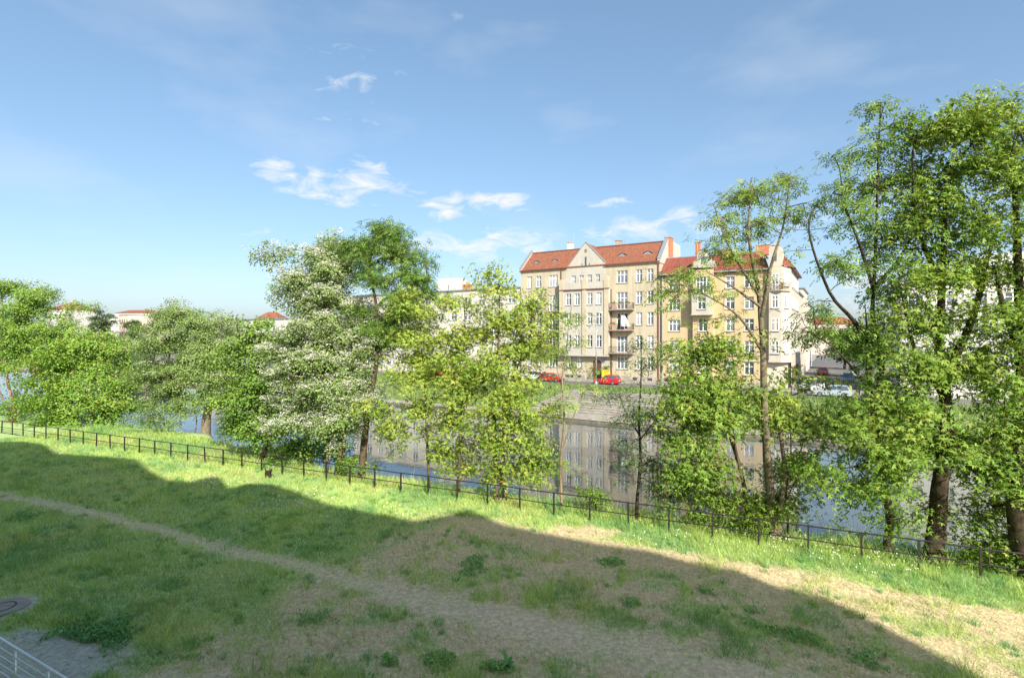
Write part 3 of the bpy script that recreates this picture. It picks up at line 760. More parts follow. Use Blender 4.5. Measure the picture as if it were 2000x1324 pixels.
# ---- yellow corner tenement
mats_y = plaster('plaster_yellow', (.52, .405, .24), (.40, .31, .20), .40)
mats_c = plaster('plaster_cream', (.47, .43, .36), (.38, .34, .28), .34)
YW = .15
YU0, YU1 = UB1 + .12, ub(1500, YW)
yh = house_root('corner_house', 'yellow corner tenement with red tiled roof, curved attic gable and cream turret', 0, YW)
def yu(px, w=0.0): return ub(px, YW + w)
YE = 17.6 - STREET
ysz = [a - STREET for a in (2.08, 5.3, 8.5, 11.76, 14.85)]
ops, wins = [], []
ru0, ru1 = yu(1353, .8), yu(1393, .8)
for row in range(5):
    for (px, w) in ((1317, 1.75), (1426, 1.25), (1463, 1.3)):
        u = yu(px); hh = 1.75 if row else 1.85; k = 'triple' if px == 1317 else 'double'
        ops.append((u - w / 2, u + w / 2, ysz[row], ysz[row] + hh)); wins.append((u, 0, ysz[row], w, hh, k))
m_ = MB(); wall_open(m_, YU0, YU1, .8, YE, ops); m_.build('wall', mats_y, yh)
for (u, y, z, w, h, k) in wins:
    add_window(yh, u, y, z, w, h, k)
    if z > 5 and h < 1.8: MB().box(u - w / 2 - .12, u + w / 2 + .12, -.06, -.004, z + h + .04, z + h + .2).build('lintel', mats_c, yh)
MB().box(YU0, YU1, -.1, .1, -.3, .8).build('plinth', M['stone'], yh)
zb = ysz[1] - .7
for (a, b) in ((YU0, ru0 - .01), (ru1 + .01, YU1)):
    MB().box(a, b, -.14, -.004, zb - .55, zb - .35).build('string_course', mats_c, yh); MB().box(a, b, -.1, -.005, zb + .3, zb + .45).build('string_course', mats_c, yh)
# risalit with oriel
rops, rw = [], []
uc = (ru0 + ru1) / 2
for row in (0, 1, 2):
    rops.append((uc - .65, uc + .65, ysz[row], ysz[row] + 2.0)); rw.append((uc, -.8, ysz[row], 1.3, 2.0, 'double'))
rops.append((uc - 1.0, uc + 1.0, ysz[4] - .5, ysz[4] + 1.9)); rw.append((uc, -.8, ysz[4] - .5, 2.0, 2.4, 'quad'))
m_ = MB(); wall_open(m_, ru0, ru1, 0, YE + .2, rops, -.8)
m_.quad((ru0, 0, 0), (ru0, -.8, 0), (ru0, -.8, YE + .2), (ru0, 0, YE + .2)); m_.quad((ru1, -.8, 0), (ru1, 0, 0), (ru1, 0, YE + .2), (ru1, -.8, YE + .2))
rs = m_.build('risalit', mats_y, yh)
for (u, y, z, w, h, k) in rw: add_window(yh, u, y, z, w, h, k)
oz0, oz1 = ysz[3] - .75, ysz[4] - .75
m_ = MB(); wall_open(m_, uc - 1.45, uc + 1.45, oz0, oz1, [(uc - .6, uc + .6, ysz[3], ysz[3] + 1.75)], -1.7)
for (s_, x) in ((0, uc - 1.45), (1, uc + 1.45)):
    x2 = ru0 + .1 if s_ == 0 else ru1 - .1
    p = [(x, -1.7, oz0), (x2, -.8, oz0), (x2, -.8, oz1), (x, -1.7, oz1)]; m_.quad(*p)
m_.f.append(tuple(range(len(m_.v), len(m_.v) + 4))); m_.v += [(ru0 + .1, -.8, oz0), (uc - 1.45, -1.7, oz0), (uc + 1.45, -1.7, oz0), (ru1 - .1, -.8, oz0)]
m_.f.append(tuple(range(len(m_.v), len(m_.v) + 4))); m_.v += [(ru0 + .1, -.8, oz1), (uc - 1.45, -1.7, oz1), (uc + 1.45, -1.7, oz1), (ru1 - .1, -.8, oz1)]
orl = m_.build('oriel', mats_g, yh); add_window(yh, uc, -1.7, ysz[3], 1.2, 1.75, 'double')
for z_ in (oz0 - .1, oz1 + .004): MB().prism([(ru0, -.79), (uc - 1.55, -1.82), (uc + 1.55, -1.82), (ru1, -.79)], z_, z_ + .12, 'z').build('oriel_moulding', mats_c, orl)
m_ = MB()
for (p, q_) in (((ru0 + .1, -.85), (uc - 1.4, -1.75)), ((uc - 1.4, -1.75), (uc + 1.4, -1.75)), ((uc + 1.4, -1.75), (ru1 - .1, -.85))):
    m_.tube((*p, oz1 + .9), (*q_, oz1 + .9), .025, 5)
    for i in range(8): t = i / 7; x, y = p[0] + (q_[0] - p[0]) * t, p[1] + (q_[1] - p[1]) * t; m_.tube((x, y, oz1 + .1), (x, y, oz1 + .9), .015, 4)
m_.build('balcony_railing', M['iron'], orl)
# roof
YRISE, YRUN = 2.8, 3.2
m_ = MB(); m_.quad((YU0, -.45, YE - .15), (YU1 + .2, -.45, YE - .15), (YU1 - 1.0, YRUN, YE + YRISE), (YU0, YRUN, YE + YRISE))
yr = m_.build('roof', tile_r, yh)
m_ = MB(); m_.quad((YU0, YRUN, YE + YRISE), (YU1 - 1, YRUN, YE + YRISE), (YU1 - 1, 11, YE + YRISE - .1), (YU0, 11, YE + YRISE - .1)); m_.build('flat_roof', M['zinc'], yr)
MB().box(YU0, YU1 - 1.1, YRUN - .1, YRUN + .2, YE + YRISE - .02, YE + YRISE + .14).build('ridge_flashing', M['zinc'], yr)
MB().box(YU0, YU1 + .1, -.62, -.4, YE - .3, YE - .12).build('gutter', M['zinc'], yr)
MB().box(YU0, YU1 + .1, -.4, -.004, YE - .5, YE - .22).build('cornice', M['maroon'], yr)
g_px = ((340, 305), (345, 265), (372, 245), (376, 205), (395, 183), (425, 175), (455, 187), (470, 210), (473, 238), (498, 258), (510, 305))
pts = []
for (a, b) in g_px:
    u, z = uz(1260 + a / 3.678, 440 + b / 3.678, YW + .8); pts.append((u, z - STREET))
ag = MB().prism(pts, -.82, -.3).build('attic_gable', mats_g, yh)
mid = sum(p[0] for p in pts) / len(pts); zg = pts[0][1]
w_ = MB().prism([(mid - .35, zg + .5), (mid + .35, zg + .5), (mid + .35, zg + 1.3), (mid + .2, zg + 1.6), (mid - .2, zg + 1.6), (mid - .35, zg + 1.3)], -.87, -.825); w_.build('attic_window', M['glass_dark'], ag)
MB().prism([(p[0] + (.05 if p[0] > mid else -.05), p[1] + .08) for p in pts[3:9]] + [(p[0], p[1] + .003) for p in reversed(pts[3:9])], -.9, -.28).build('coping', M['zinc'], ag)
MB().box(yu(1447, -1) - .35, yu(1447, -1) + .35, 1.02, 1.2, YE + 1.2, YE + 1.75).build('roof_window', M['glass_mid'], yr, loc=(0, -.15, .1))
chimney(yr, yu(1363, -4), 4, YE + YRISE - .3, YE + YRISE + 2.3, .75, .7, M['brick_red'], 1)
chimney(yr, yu(1414, -5), 5, YE + YRISE - .3, YE + YRISE + .9, 1.9, .7, M['brick_red'], 0)
chimney(yr, yu(1490, -5), 5, YE + YRISE - .3, YE + YRISE + 1.2, 1.8, .7, M['brick_red'], 0)
for k, px in enumerate((1363, 1480)): antenna(yr, yu(px, -4), 3.6, YE + YRISE, 3.3, 2)
# turret on the chamfered corner and the flank in the side street
c0 = YU1; CH = 2.9
plan = [(c0, .0), (c0 + .2, -.75), (c0 + CH * .62, -.75), (c0 + CH, .9), (c0 + CH, 16)]
zc = ysz[1] - .9
def face(m_, a, b, z0, z1): m_.quad((a[0], a[1], z0), (b[0], b[1], z0), (b[0], b[1], z1), (a[0], a[1], z1))
m_ = MB()
for i in range(4): face(m_, plan[i], plan[i + 1], zc if i < 3 else -.3, YE)
m_.f.append(tuple(range(len(m_.v), len(m_.v) + 4))); m_.v += [(p[0], p[1], zc) for p in plan[:4]]
tw = m_.build('corner_turret', mats_c, yh)
pl2 = [(c0, .0), (c0 + 1.2, .15), (c0 + CH - .1, 1.6), (c0 + CH - .1, 2.2)]
m_ = MB()
for i in range(3): face(m_, pl2[i], pl2[i + 1], -.3, zc)
m_.build('ground_floor_wall', mats_c, yh)
MB().prism([(c0 - .05, -.004), (c0 + .15, -.85), (c0 + CH * .62 + .05, -.85), (c0 + CH + .1, .9), (c0 + CH + .1, 1.5), (c0 - .05, 1.5)], zc - .35, zc - .004, 'z').build('turret_moulding', mats_c, tw)
fm_c = (plan[1], plan[2]); uw = (plan[1][0] + plan[2][0]) / 2
for row in (1, 2, 3, 4):
    hh = 2.3 if row == 4 else 1.8
    add_window(yh, uw, -.78 - .04, ysz[row] - (.5 if row == 4 else 0), .95, hh, 'double', reveal=.02)
    a, b = Vector((*plan[2], 0)), Vector((*plan[3], 0)); mpt = (a + b) / 2; dv = (b - a).normalized()
    o = add_window(yh, 0, 0, 0, .8, 1.8, 'double', reveal=.02); o.location = (mpt.x + dv.y * .05, mpt.y - dv.x * .05, ysz[row]); o.rotation_euler = (0, 0, math.atan2(dv.y, dv.x))
    for yy in (3.2, 6.0, 8.8, 11.6, 14.2):
        o = add_window(yh, 0, 0, 0, 1.1, 1.8, 'double', reveal=.02); o.location = (c0 + CH + .05, yy, ysz[row]); o.rotation_euler = (0, 0, math.pi / 2)
for yy in (3.4, 6.2, 9.0, 11.8, 14.4):
    o = add_window(yh, 0, 0, 0, 1.7, 2.4, 'double', 'brown_frame', reveal=.02); o.location = (c0 + CH + .05, yy, .6); o.rotation_euler = (0, 0, math.pi / 2)
pts = [(t, ysz[3] - .55 + .35 * math.exp(-((t - uw) / .5) ** 2)) for t in np.linspace(c0 + .25, c0 + CH * .6, 15)]
MB().prism(pts + [(p[0], p[1] + .12) for p in reversed(pts)], -.85, -.752).build('wavy_moulding', mats_g, tw)
tb = MB().prism([(c0 + .1, -.8), (c0 + CH * .62, -1.35), (c0 + CH * .62 + .3, -.9), (c0 + CH + .1, .5), (c0 + .1, .5)], ysz[4] - .72, ysz[4] - .55, 'z').build('balcony', mats_c, tw)
m_ = MB(); pr = [(c0 + .15, -.85), (c0 + CH * .62, -1.3), (c0 + CH * .62 + .25, -.9), (c0 + CH + .05, .4)]
for i in range(3):
    p, q_ = pr[i], pr[i + 1]; m_.tube((*p, ysz[4] + .4), (*q_, ysz[4] + .4), .03, 5)
    for j in range(12): t = j / 12; m_.tube((p[0] + (q_[0] - p[0]) * t, p[1] + (q_[1] - p[1]) * t, ysz[4] - .56), (p[0] + (q_[0] - p[0]) * t, p[1] + (q_[1] - p[1]) * t, ysz[4] + .4), .014, 4)
m_.build('balcony_railing', M['maroon'], tb)
# turret attic
pts = [(c0 + .15, YE), (c0 + .2, YE + 2.6), (c0 + .6, YE + 3.2), (c0 + 1.15, YE + 3.35), (c0 + 1.6, YE + 3.0), (c0 + 1.85, YE + 2.4), (c0 + 1.9, YE)]
tg_ = MB().prism(pts, -.78, 2.2).build('turret_attic', mats_c, yh)
MB().prism([(c0 + .85, YE + .8), (c0 + 1.2, YE + .8), (c0 + 1.2, YE + 2.0), (c0 + 1.02, YE + 2.25), (c0 + .85, YE + 2.0)], -.83, -.785).build('attic_window', M['glass_dark'], tg_)
m_ = MB(); m_.quad((c0 + 1.9, -.9, YE + .1), (c0 + CH + .55, .9, YE - .1), (c0 + 1.2, 3.6, YE + YRISE), (c0 + .4, 2.2, YE + YRISE))
m_.quad((c0 + CH + .55, .9, YE - .1), (c0 + CH + .55, 16, YE - .1), (c0 + .2, 16, YE + YRISE), (c0 + 1.2, 3.6, YE + YRISE)); m_.build('flank_roof', tile_r, yr)
m_ = MB(); m_.quad((c0 + CH, .9, YE - .3), (c0 + CH + .55, .9, YE - .3), (c0 + CH + .55, 16, YE - .3), (c0 + CH, 16, YE - .3)); m_.quad((c0 + CH + .55, .9, YE - .3), (c0 + CH + .55, 16, YE - .3), (c0 + CH + .55, 16, YE - .1), (c0 + CH + .55, .9, YE - .1)); m_.build('flank_eaves', M['maroon'], yr)
downpipe(yh, YU0 + .25, -.1, -.2, YE - .4, 'zinc')

# ---- simple blocks with rows of windows
def block(name, label, loc, rz, width, depth, height, rows, cols, mat, wsize=(1.2, 1.5), kind='double', roof=None, roof_h=0.0, base=1.2, step=None, band=None, group=None, flank=0, fm='white_frame', cat='building', glass=None, top=.8):
    h = empty(name, loc, rz); tag(h, label, cat, group)
    step = step or (height - base - top) / rows; ops, wins = [], []
    for r_ in range(rows):
        for c in range(cols):
            u = width * (c + .5) / cols; z = base + r_ * step
            ops.append((u - wsize[0] / 2, u + wsize[0] / 2, z, z + wsize[1])); wins.append((u, z))
    m_ = MB(); wall_open(m_, 0, width, -.4, height, ops, 0, .2)
    m_.quad((0, depth, -.4), (0, 0, -.4), (0, 0, height), (0, depth, height)); m_.quad((width, 0, -.4), (width, depth, -.4), (width, depth, height), (width, 0, height))
    m_.quad((width, depth, -.4), (0, depth, -.4), (0, depth, height), (width, depth, height))
    m_.build('wall', mat, h)
    for (u, z) in wins: add_window(h, u, 0, z, wsize[0], wsize[1], kind, fm, reveal=.12, glass=glass)
    for r_ in range(rows if flank else 0):
        for c in range(flank):
            o = add_window(h, 0, 0, 0, wsize[0], wsize[1], kind, fm, reveal=.02, sill=False)
            o.location = (-.04, depth * (c + .5) / flank, base + r_ * step); o.rotation_euler = (0, 0, -math.pi / 2)
    if roof is None:
        MB().box(-.25, width + .25, -.3, depth + .25, height, height + .22).build('roof_slab', M['zinc'], h)
    else:
        m_ = MB(); i = min(depth / 2, width / 2) * .95; e = .4
        A, B, C_, D = (-e, -e, height), (width + e, -e, height), (width + e, depth + e, height), (-e, depth + e, height)
        P, Q = (i, depth / 2, height + roof_h), (width - i, depth / 2, height + roof_h)
        m_.quad(A, B, Q, P); m_.quad(C_, D, P, Q); m_.tri(B, C_, Q); m_.tri(D, A, P); m_.quad(D, C_, B, A)
        m_.build('roof', roof, h)
    if band:
        for r_ in range(rows): MB().box(.02, width - .02, -.03, -.003, base + r_ * step - .5, base + r_ * step - .28).build('band', band, h)
    return h
mw = plaster('plaster_block', (.55, .525, .465), (.50, .47, .41), .25)
mw2 = plaster('plaster_white_far', (.55, .54, .51), (.52, .50, .46), .25)
mpk = plaster('plaster_pink', (.60, .50, .43), (.45, .38, .33), .25)
wu0, wu1 = ub(690), ub(1014)
wb = block('apartment_block', 'long white flat-roofed block left of the beige tenement', bank(wu0, 0, STREET), BRZ, wu1 - wu0, 12, 16.35, 5, 13, mw, (1.5, 1.45), base=1.4, step=3.05)
pent = MB().box(0, 4.6, 0, 4, 0, 2.9).box(3.3, 6.6, -.6, 3, 0, 2.0).build('roof_house', mw2, wb, loc=(ub(863, -3) - wu0 - 1, 3, 16.5))
MB().box(6.601, 7.6, -.4, 2, 0, 1.4).build('brick_stack', M['brick_red'], pent)
for px, hh in ((880, 4.2), (912, 3.2), (916, 2.4), (969, 4.5)): antenna(wb, ub(px, -4) - wu0, 4, 16.5, hh, 2)
# zinc edge and corner block with pale attic
# far left along the river
lu0 = ub(430)
block('apartment_block', 'pale grey block half hidden behind the white flowering tree', bank(lu0, 4, STREET), BRZ, ub(672) - lu0 - 6, 12, 11.5, 4, 20, mw2, (1.4, 1.4), base=1.2)
rp = at(493, 632, 175); block('villa', 'house with a hipped orange roof peeking above the trees', (rp.x - 1, 172, STREET), R(-12), 12.5, 10, 11.2, 3, 5, mpk, (1.2, 1.6), roof=tile_o, roof_h=4.0, cat='house')
# the wooded slope far left
hp = at(90, 592, 235); block('tower_house', 'tall white house with an orange roof above the trees at far left', (hp.x, 235, 2), R(-18), 13.5, 12, 17.2, 5, 5, mw2, (1.3, 1.5), roof=tile_o, roof_h=3.2, cat='house')
hp = at(150, 622, 265); block('office_block', 'low long white building on the far left skyline', (hp.x, 265, 1), R(-6), 23, 12, 15.2, 4, 8, mw2, (1.5, 1.4))
hp = at(232, 620, 250); block('town_house', 'cream town house with dark windows on the far left skyline', (hp.x, 250, 1), R(-32), 9, 10, 16.2, 5, 4, mpk, (1.0, 1.6), glass='glass_dark', fm='brown_frame')
hp = at(262, 622, 262); block('town_house', 'narrow cream town house next to the round flowering tree', (hp.x, 262, 1), R(-32), 11, 10, 15.2, 5, 4, mats_c, (1.0, 1.6), glass='glass_dark', fm='brown_frame')
hp = at(225, 612, 330); block('town_house', 'peach house behind the roofs of the far left skyline', (hp.x, 330, 3), R(-10), 26, 10, 18.5, 4, 8, mpk, (1.2, 1.5), roof=tile_o, roof_h=2.0)
# side street terrace
y0 = 16.2
for i, (ln, ht, mt_, lab) in enumerate(((15, 14.8, mats_c, 'cream terrace house with shopfronts just behind the corner house'), (17, 16.5, mpk, 'pinkish terrace house down the side street'), (20, 14.5, mw, 'pale terrace house at the end of the side street'))):
    q_ = bank(c0 + CH - .2, YW - y0 - ln * 0, STREET); o = bank(c0 + CH - .15, YW - y0, STREET)
    block('terrace_house', lab, o, BRZ + math.pi / 2, ln, 11, ht, 4, 5, mt_, (1.1, 1.7), group=None, cat='house')
    y0 += ln + .05
# building on the other corner
ru = ub(1757); rb = block('apartment_block', 'pale apartment block behind the large trees at right', bank(ru, 1.0, STREET), BRZ, 46, 13, 14.6, 4, 15, mw2, (1.5, 1.5), base=1.5, step=3.2, flank=4)
MB().box(8, 16, 3, 9, 14.85, 17.6).build('roof_house', mw2, rb)
for u in (10, 14, 20): antenna(rb, u, 3.6, 14.8, 4, 2)
q_ = bank(33, -130, STREET); block('end_house', 'distant house closing the side street', (q_.x - 14, q_.y + 40, STREET), BRZ, 30, 12, 12, 4, 8, mpk, (1.2, 1.5), roof=tile_r, roof_h=3, cat='house')

# picket fence by the side street corner
pf = tag(empty('picket_fence', bank(ru - 7, -6, STREET), BRZ), 'grey picket fence beside the pale apartment block', 'fence')
pk = MB().box(-.04, .04, -.015, .015, 0, 1.5).mesh('picket', M['paving'])
for i in range(30): link('picket', pk, pf, (i * .24, 0, 0))
for z_ in (.35, 1.2): MB().box(-.1, 7.1, .016, .06, z_, z_ + .07).build('rail', M['paving'], pf)

# ------------------------------------------------------------------ the building behind the camera, whose shadow lies on the lawn
KD = Vector((.882, -.471, 0)).normalized(); KN = Vector((-KD.y, KD.x, 0)); KP = Vector((0, -.8, 0))
tanE = math.tan(R(SUN_EL)); SV = Vector((SX, SY, 0)).normalized()
def roof_of_shadow(px, py):
    P = ground_pt(px, py); lam = (P - KP).dot(KN) / -SV.dot(KN); Q = P + SV * lam
    return (Q - KP).dot(KD), lam * tanE
prof_px = [(-60, 866), (40, 862), (85, 868), (112, 886), (150, 888), (265, 897), (300, 925), (330, 938), (385, 942), (412, 932), (432, 934), (447, 955), (490, 945), (525, 946), (570, 957), (640, 985), (740, 1004), (810, 1016), (850, 1010), (905, 998), (940, 1004), (975, 1022), (1060, 1040), (1150, 1058), (1270, 1076), (1340, 1096), (1430, 1112), (1520, 1148), (1600, 1164), (1700, 1210)]
prof = [roof_of_shadow(*p) for p in prof_px]
prof.sort()
mats_k = plaster('plaster_home', (.78, .75, .70), (.4, .36, .3), .2)
KR = math.atan2(KD.y, KD.x)
kt1 = prof[-1][0]; kt0 = prof[0][0] - 30
hm = tag(empty('home_block', KP, KR), 'apartment block with stepped attic behind the viewpoint', 'building')
hb = min(p[1] for p in prof) - .4
kops = []
for r_ in range(5):
    for c in range(26):
        u = kt0 + 2 + (kt1 - kt0 - 4) * c / 25
        kops.append((u - .7, u + .7, .9 + r_ * 3.05, 2.4 + r_ * 3.05))
m_ = MB(); wall_open(m_, kt0, kt1, -.5, hb, kops)
# in this frame +y points at the lawn, so walls are built at y=0 and the body lies at y<0
m_.quad((kt1, 0, -.5), (kt1, -11, -.5), (kt1, -11, hb), (kt1, 0, hb)); m_.quad((kt0, -11, -.5), (kt0, 0, -.5), (kt0, 0, hb), (kt0, -11, hb)); m_.quad((kt0, -11, -.5), (kt1, -11, -.5), (kt1, -11, hb), (kt0, -11, hb))
m_.build('wall', mats_k, hm)
gl = MB()
for o in kops: gl.quad((o[0], -.02, o[2]), (o[1], -.02, o[2]), (o[1], -.02, o[3]), (o[0], -.02, o[3]))
gl.build('glazing', M['glass_mid'], hm)
pts = [(kt0, hb), (kt0, prof[0][1])] + prof + [(kt1, hb)]
MB().prism(pts, -11, 0).build('attic', mats_k, hm)

# ------------------------------------------------------------------ iron fence along the river
fence = tag(empty('iron_fence', fence_pt(1000), 0), 'black iron post and rail fence along the lawn above the river', 'fence')
F0 = fence_pt(1000); post_me = MB().box(-.032, .032, -.032, .032, -.35, 1.0).mesh('post', M['iron'])
SP = 1.633; frz = math.atan2(FT.y, FT.x)
post_s0 = fence_pt(1015).dot(FT); posts = []
for i in range(-46, 16):
    p = FT * (post_s0 + i * SP) + FN * FC; zz = float(lawn_z(np.array([p.x]), np.array([p.y]))[0]); posts.append((p, zz))
    o = link('post', post_me, fence, (p.x - F0.x, p.y - F0.y, .015 * math.sin(i * 2.1)), frz + random.uniform(-.05, .05)); o.rotation_euler.x = random.uniform(-.02, .02)
for i in range(len(posts) - 1):
    a, b = posts[i][0] - F0, posts[i + 1][0] - F0
    for z_ in ((1.0, .5, .06) if i < 22 else (1.0, .5)):
        j1, j2 = .012 * math.sin(i * 2.7 + z_ * 5), .012 * math.sin((i + 1) * 2.7 + z_ * 5)
        MB().tube((a.x, a.y, z_ + j1 - .02), (b.x, b.y, z_ + j2 - .02), .03 if z_ == 1.0 else .024, 6).build('rail', M['iron'], fence)

# steel railing at the path by the house
ra, rb_ = at(-160, 1148, 0), None
A = ground_pt(0, 1245, 1.1); B = ground_pt(130, 1324, 1.1); d = (B - A).normalized()
A0 = A - d * 9; L_ = 16.0
sr = tag(empty('steel_railing', (A0.x, A0.y, 0), math.atan2(d.y, d.x)), 'shiny stainless steel railing in the bottom left corner', 'railing')
MB().tube((0, 0, 1.08), (L_, 0, 1.08), .032, 12).build('handrail', M['steel'], sr, smooth=True)
for k in range(5): MB().tube((0, 0, .88 - k * .18), (L_, 0, .88 - k * .18), .014, 8).build('rail', M['steel'], sr, smooth=True)
pu = (ground_pt(26, 1272, 1.02) - A0).dot(d)
for k in range(-6, 6):
    x = pu + k * 1.5
    if 0 < x < L_: MB().tube((x, 0, -.2), (x, 0, 1.05), .024, 10).build('post', M['steel'], sr, smooth=True)

# ------------------------------------------------------------------ trees
_LEAF = {
    'maple': [[(0, 0, 0), (.2, .42, .03), (0, 1.0, -.16), (-.2, .42, .03)],
              [(0, .06, 0), (.42, .10, .0), (.80, .52, -.16), (.26, .40, .03)],
              [(0, .06, 0), (-.26, .40, .03), (-.80, .52, -.16), (-.42, .10, .0)]],
    'ash': [[(0, .62, 0), (.10, .82, .02), (0, 1.08, -.08), (-.10, .82, .02)],
            [(0, .50, 0), (.20, .50, .02), (.46, .70, -.06), (.20, .64, .02)],
            [(0, .50, 0), (-.20, .64, .02), (-.46, .70, -.06), (-.20, .50, .02)],
            [(0, .20, 0), (.22, .20, .02), (.48, .38, -.06), (.22, .35, .02)],
            [(0, .20, 0), (-.22, .35, .02), (-.48, .38, -.06), (-.22, .20, .02)]],
    'broad': [[(0, 0, 0), (.42, .40, .03), (0, 1.0, -.10), (-.42, .40, .03)]],
    'oval': [[(0, 0, 0), (.3, .45, .03), (0, 1.0, -.05), (-.3, .45, .03)]],
    'willow': [[(0, 0, 0), (.13, .45, .03), (0, 1.0, -.1), (-.13, .45, .03)]],
}
def leaf_mesh(name, pos, tang, nrm, size, col, shape, mat):
    tpl = np.array(_LEAF[shape], np.float32)                 # q,4,3
    q = tpl.shape[0]; n = len(pos)
    tang = tang / (np.linalg.norm(tang, axis=1, keepdims=True) + 1e-9)
    b = np.cross(tang, nrm); b /= (np.linalg.norm(b, axis=1, keepdims=True) + 1e-9); nn = np.cross(b, tang)
    flat = tpl.reshape(-1, 3)
    V = (pos[:, None, :] + size[:, None, None] * (flat[None, :, 0:1] * b[:, None, :] + flat[None, :, 1:2] * tang[:, None, :] + flat[None, :, 2:3] * nn[:, None, :]))
    V = V.reshape(-1, 3); Fc = np.arange(n * q * 4).reshape(-1, 4)
    C = np.repeat(col, q * 4, axis=0)
    return mesh_np(name, V, Fc, mat, C)

def tubes(P, Q, r1, r2, k):
    d = Q - P; L = np.linalg.norm(d, axis=1, keepdims=True) + 1e-9; d = d / L
    ref = np.where(np.abs(d[:, 2:3]) < .9, np.array([[0, 0, 1.]]), np.array([[1., 0, 0]]))
    a = np.cross(d, ref); a /= np.linalg.norm(a, axis=1, keepdims=True); b = np.cross(d, a)
    th_ = np.arange(k) * 2 * np.pi / k
    ring = a[:, None, :] * np.cos(th_)[None, :, None] + b[:, None, :] * np.sin(th_)[None, :, None]
    V = np.concatenate([P[:, None, :] + ring * r1[:, None, None], Q[:, None, :] + ring * r2[:, None, None]], 1).reshape(-1, 3)
    i = np.arange(k); j = (i + 1) % k
    f = np.stack([i, j, k + j, k + i], -1)
    Fc = (f[None] + (np.arange(len(P)) * 2 * k)[:, None, None]).reshape(-1, 4)
    return V, Fc

def spline(pts, step=.35):
    pts = np.array(pts, float); out = []
    P = np.vstack([2 * pts[0] - pts[1], pts, 2 * pts[-1] - pts[-2]])
    for i in range(1, len(P) - 2):
        n = max(2, int(np.linalg.norm(P[i + 1][:3] - P[i][:3]) / step))
        for t in np.linspace(0, 1, n, endpoint=False):
            a = 2 * P[i]; b = P[i + 1] - P[i - 1]; c = 2 * P[i - 1] - 5 * P[i] + 4 * P[i + 1] - P[i + 2]; d = -P[i - 1] + 3 * P[i] - 3 * P[i + 1] + P[i + 2]
            out.append(.5 * (a + b * t + c * t * t + d * t ** 3))
    out.append(P[-2]); return np.array(out)

def stem_mesh(path, k=10, seed=0):
    """continuous tapered tube along a path of x,y,z,r with uneven rings"""
    rg = np.random.default_rng(seed); n = len(path); th_ = np.arange(k) * 2 * np.pi / k
    d = np.gradient(path[:, :3], axis=0); d /= np.linalg.norm(d, axis=1, keepdims=True) + 1e-9
    ref = np.array([1.0, .13, 0]); a = ref - (d @ ref)[:, None] * d; a /= np.linalg.norm(a, axis=1, keepdims=True); b = np.cross(d, a)
    rad = path[:, 3][:, None] * (1 + .10 * rg.standard_normal((n, k)) * .6 + .06 * np.sin(3 * th_)[None])
    V = path[:, None, :3] + rad[:, :, None] * (a[:, None] * np.cos(th_)[None, :, None] + b[:, None] * np.sin(th_)[None, :, None])
    ii = np.arange(n * k).reshape(n, k); jj = np.roll(ii, -1, 1)
    Fc = np.stack([ii[:-1].ravel(), jj[:-1].ravel(), jj[1:].ravel(), ii[1:].ravel()], -1)
    return V.reshape(-1, 3), Fc

SPECIES = {
    'maple': dict(shape='maple', rc=.60, n=54, size=.148, col=(.15, .28, .04), young=(.40, .46, .085), droop=.55),
    'maple_y': dict(shape='maple', rc=.56, n=50, size=.145, col=(.22, .36, .05), young=(.48, .51, .10), droop=.6),
    'maple_far': dict(shape='broad', rc=.75, n=95, size=.17, col=(.18, .34, .05), young=(.39, .48, .09), droop=.5),
    'green_far': dict(shape='broad', rc=.72, n=95, size=.16, col=(.15, .29, .05), young=(.34, .43, .085), droop=.5),
    'ash': dict(shape='ash', rc=.44, n=13, size=.33, col=(.13, .25, .04), young=(.33, .40, .085), droop=.5),
    'ash_big': dict(shape='ash', rc=.50, n=21, size=.33, col=(.12, .25, .04), young=(.30, .38, .08), droop=.5),
    'ash_y': dict(shape='ash', rc=.36, n=10, size=.29, col=(.21, .34, .06), young=(.40, .47, .11), droop=.5),
    'rowan': dict(shape='broad', rc=.58, n=105, size=.12, col=(.20, .31, .09), young=(.37, .44, .16), droop=.45),
    'locust': dict(shape='broad', rc=.70, n=105, size=.145, col=(.17, .32, .05), young=(.35, .44, .09), droop=.5),
    'willow': dict(shape='willow', rc=.42, n=46, size=.15, col=(.14, .23, .09), young=(.28, .35, .15), droop=.4),
    'far': dict(shape='oval', rc=1.1, n=80, size=.45, col=(.075, .135, .045), young=(.13, .19, .06), droop=.4),
    'copper': dict(shape='oval', rc=.7, n=80, size=.27, col=(.09, .035, .04), young=(.14, .06, .06), droop=.4),
    'shrub': dict(shape='oval', rc=.36, n=60, size=.12, col=(.14, .26, .035), young=(.28, .38, .06), droop=.4),
}
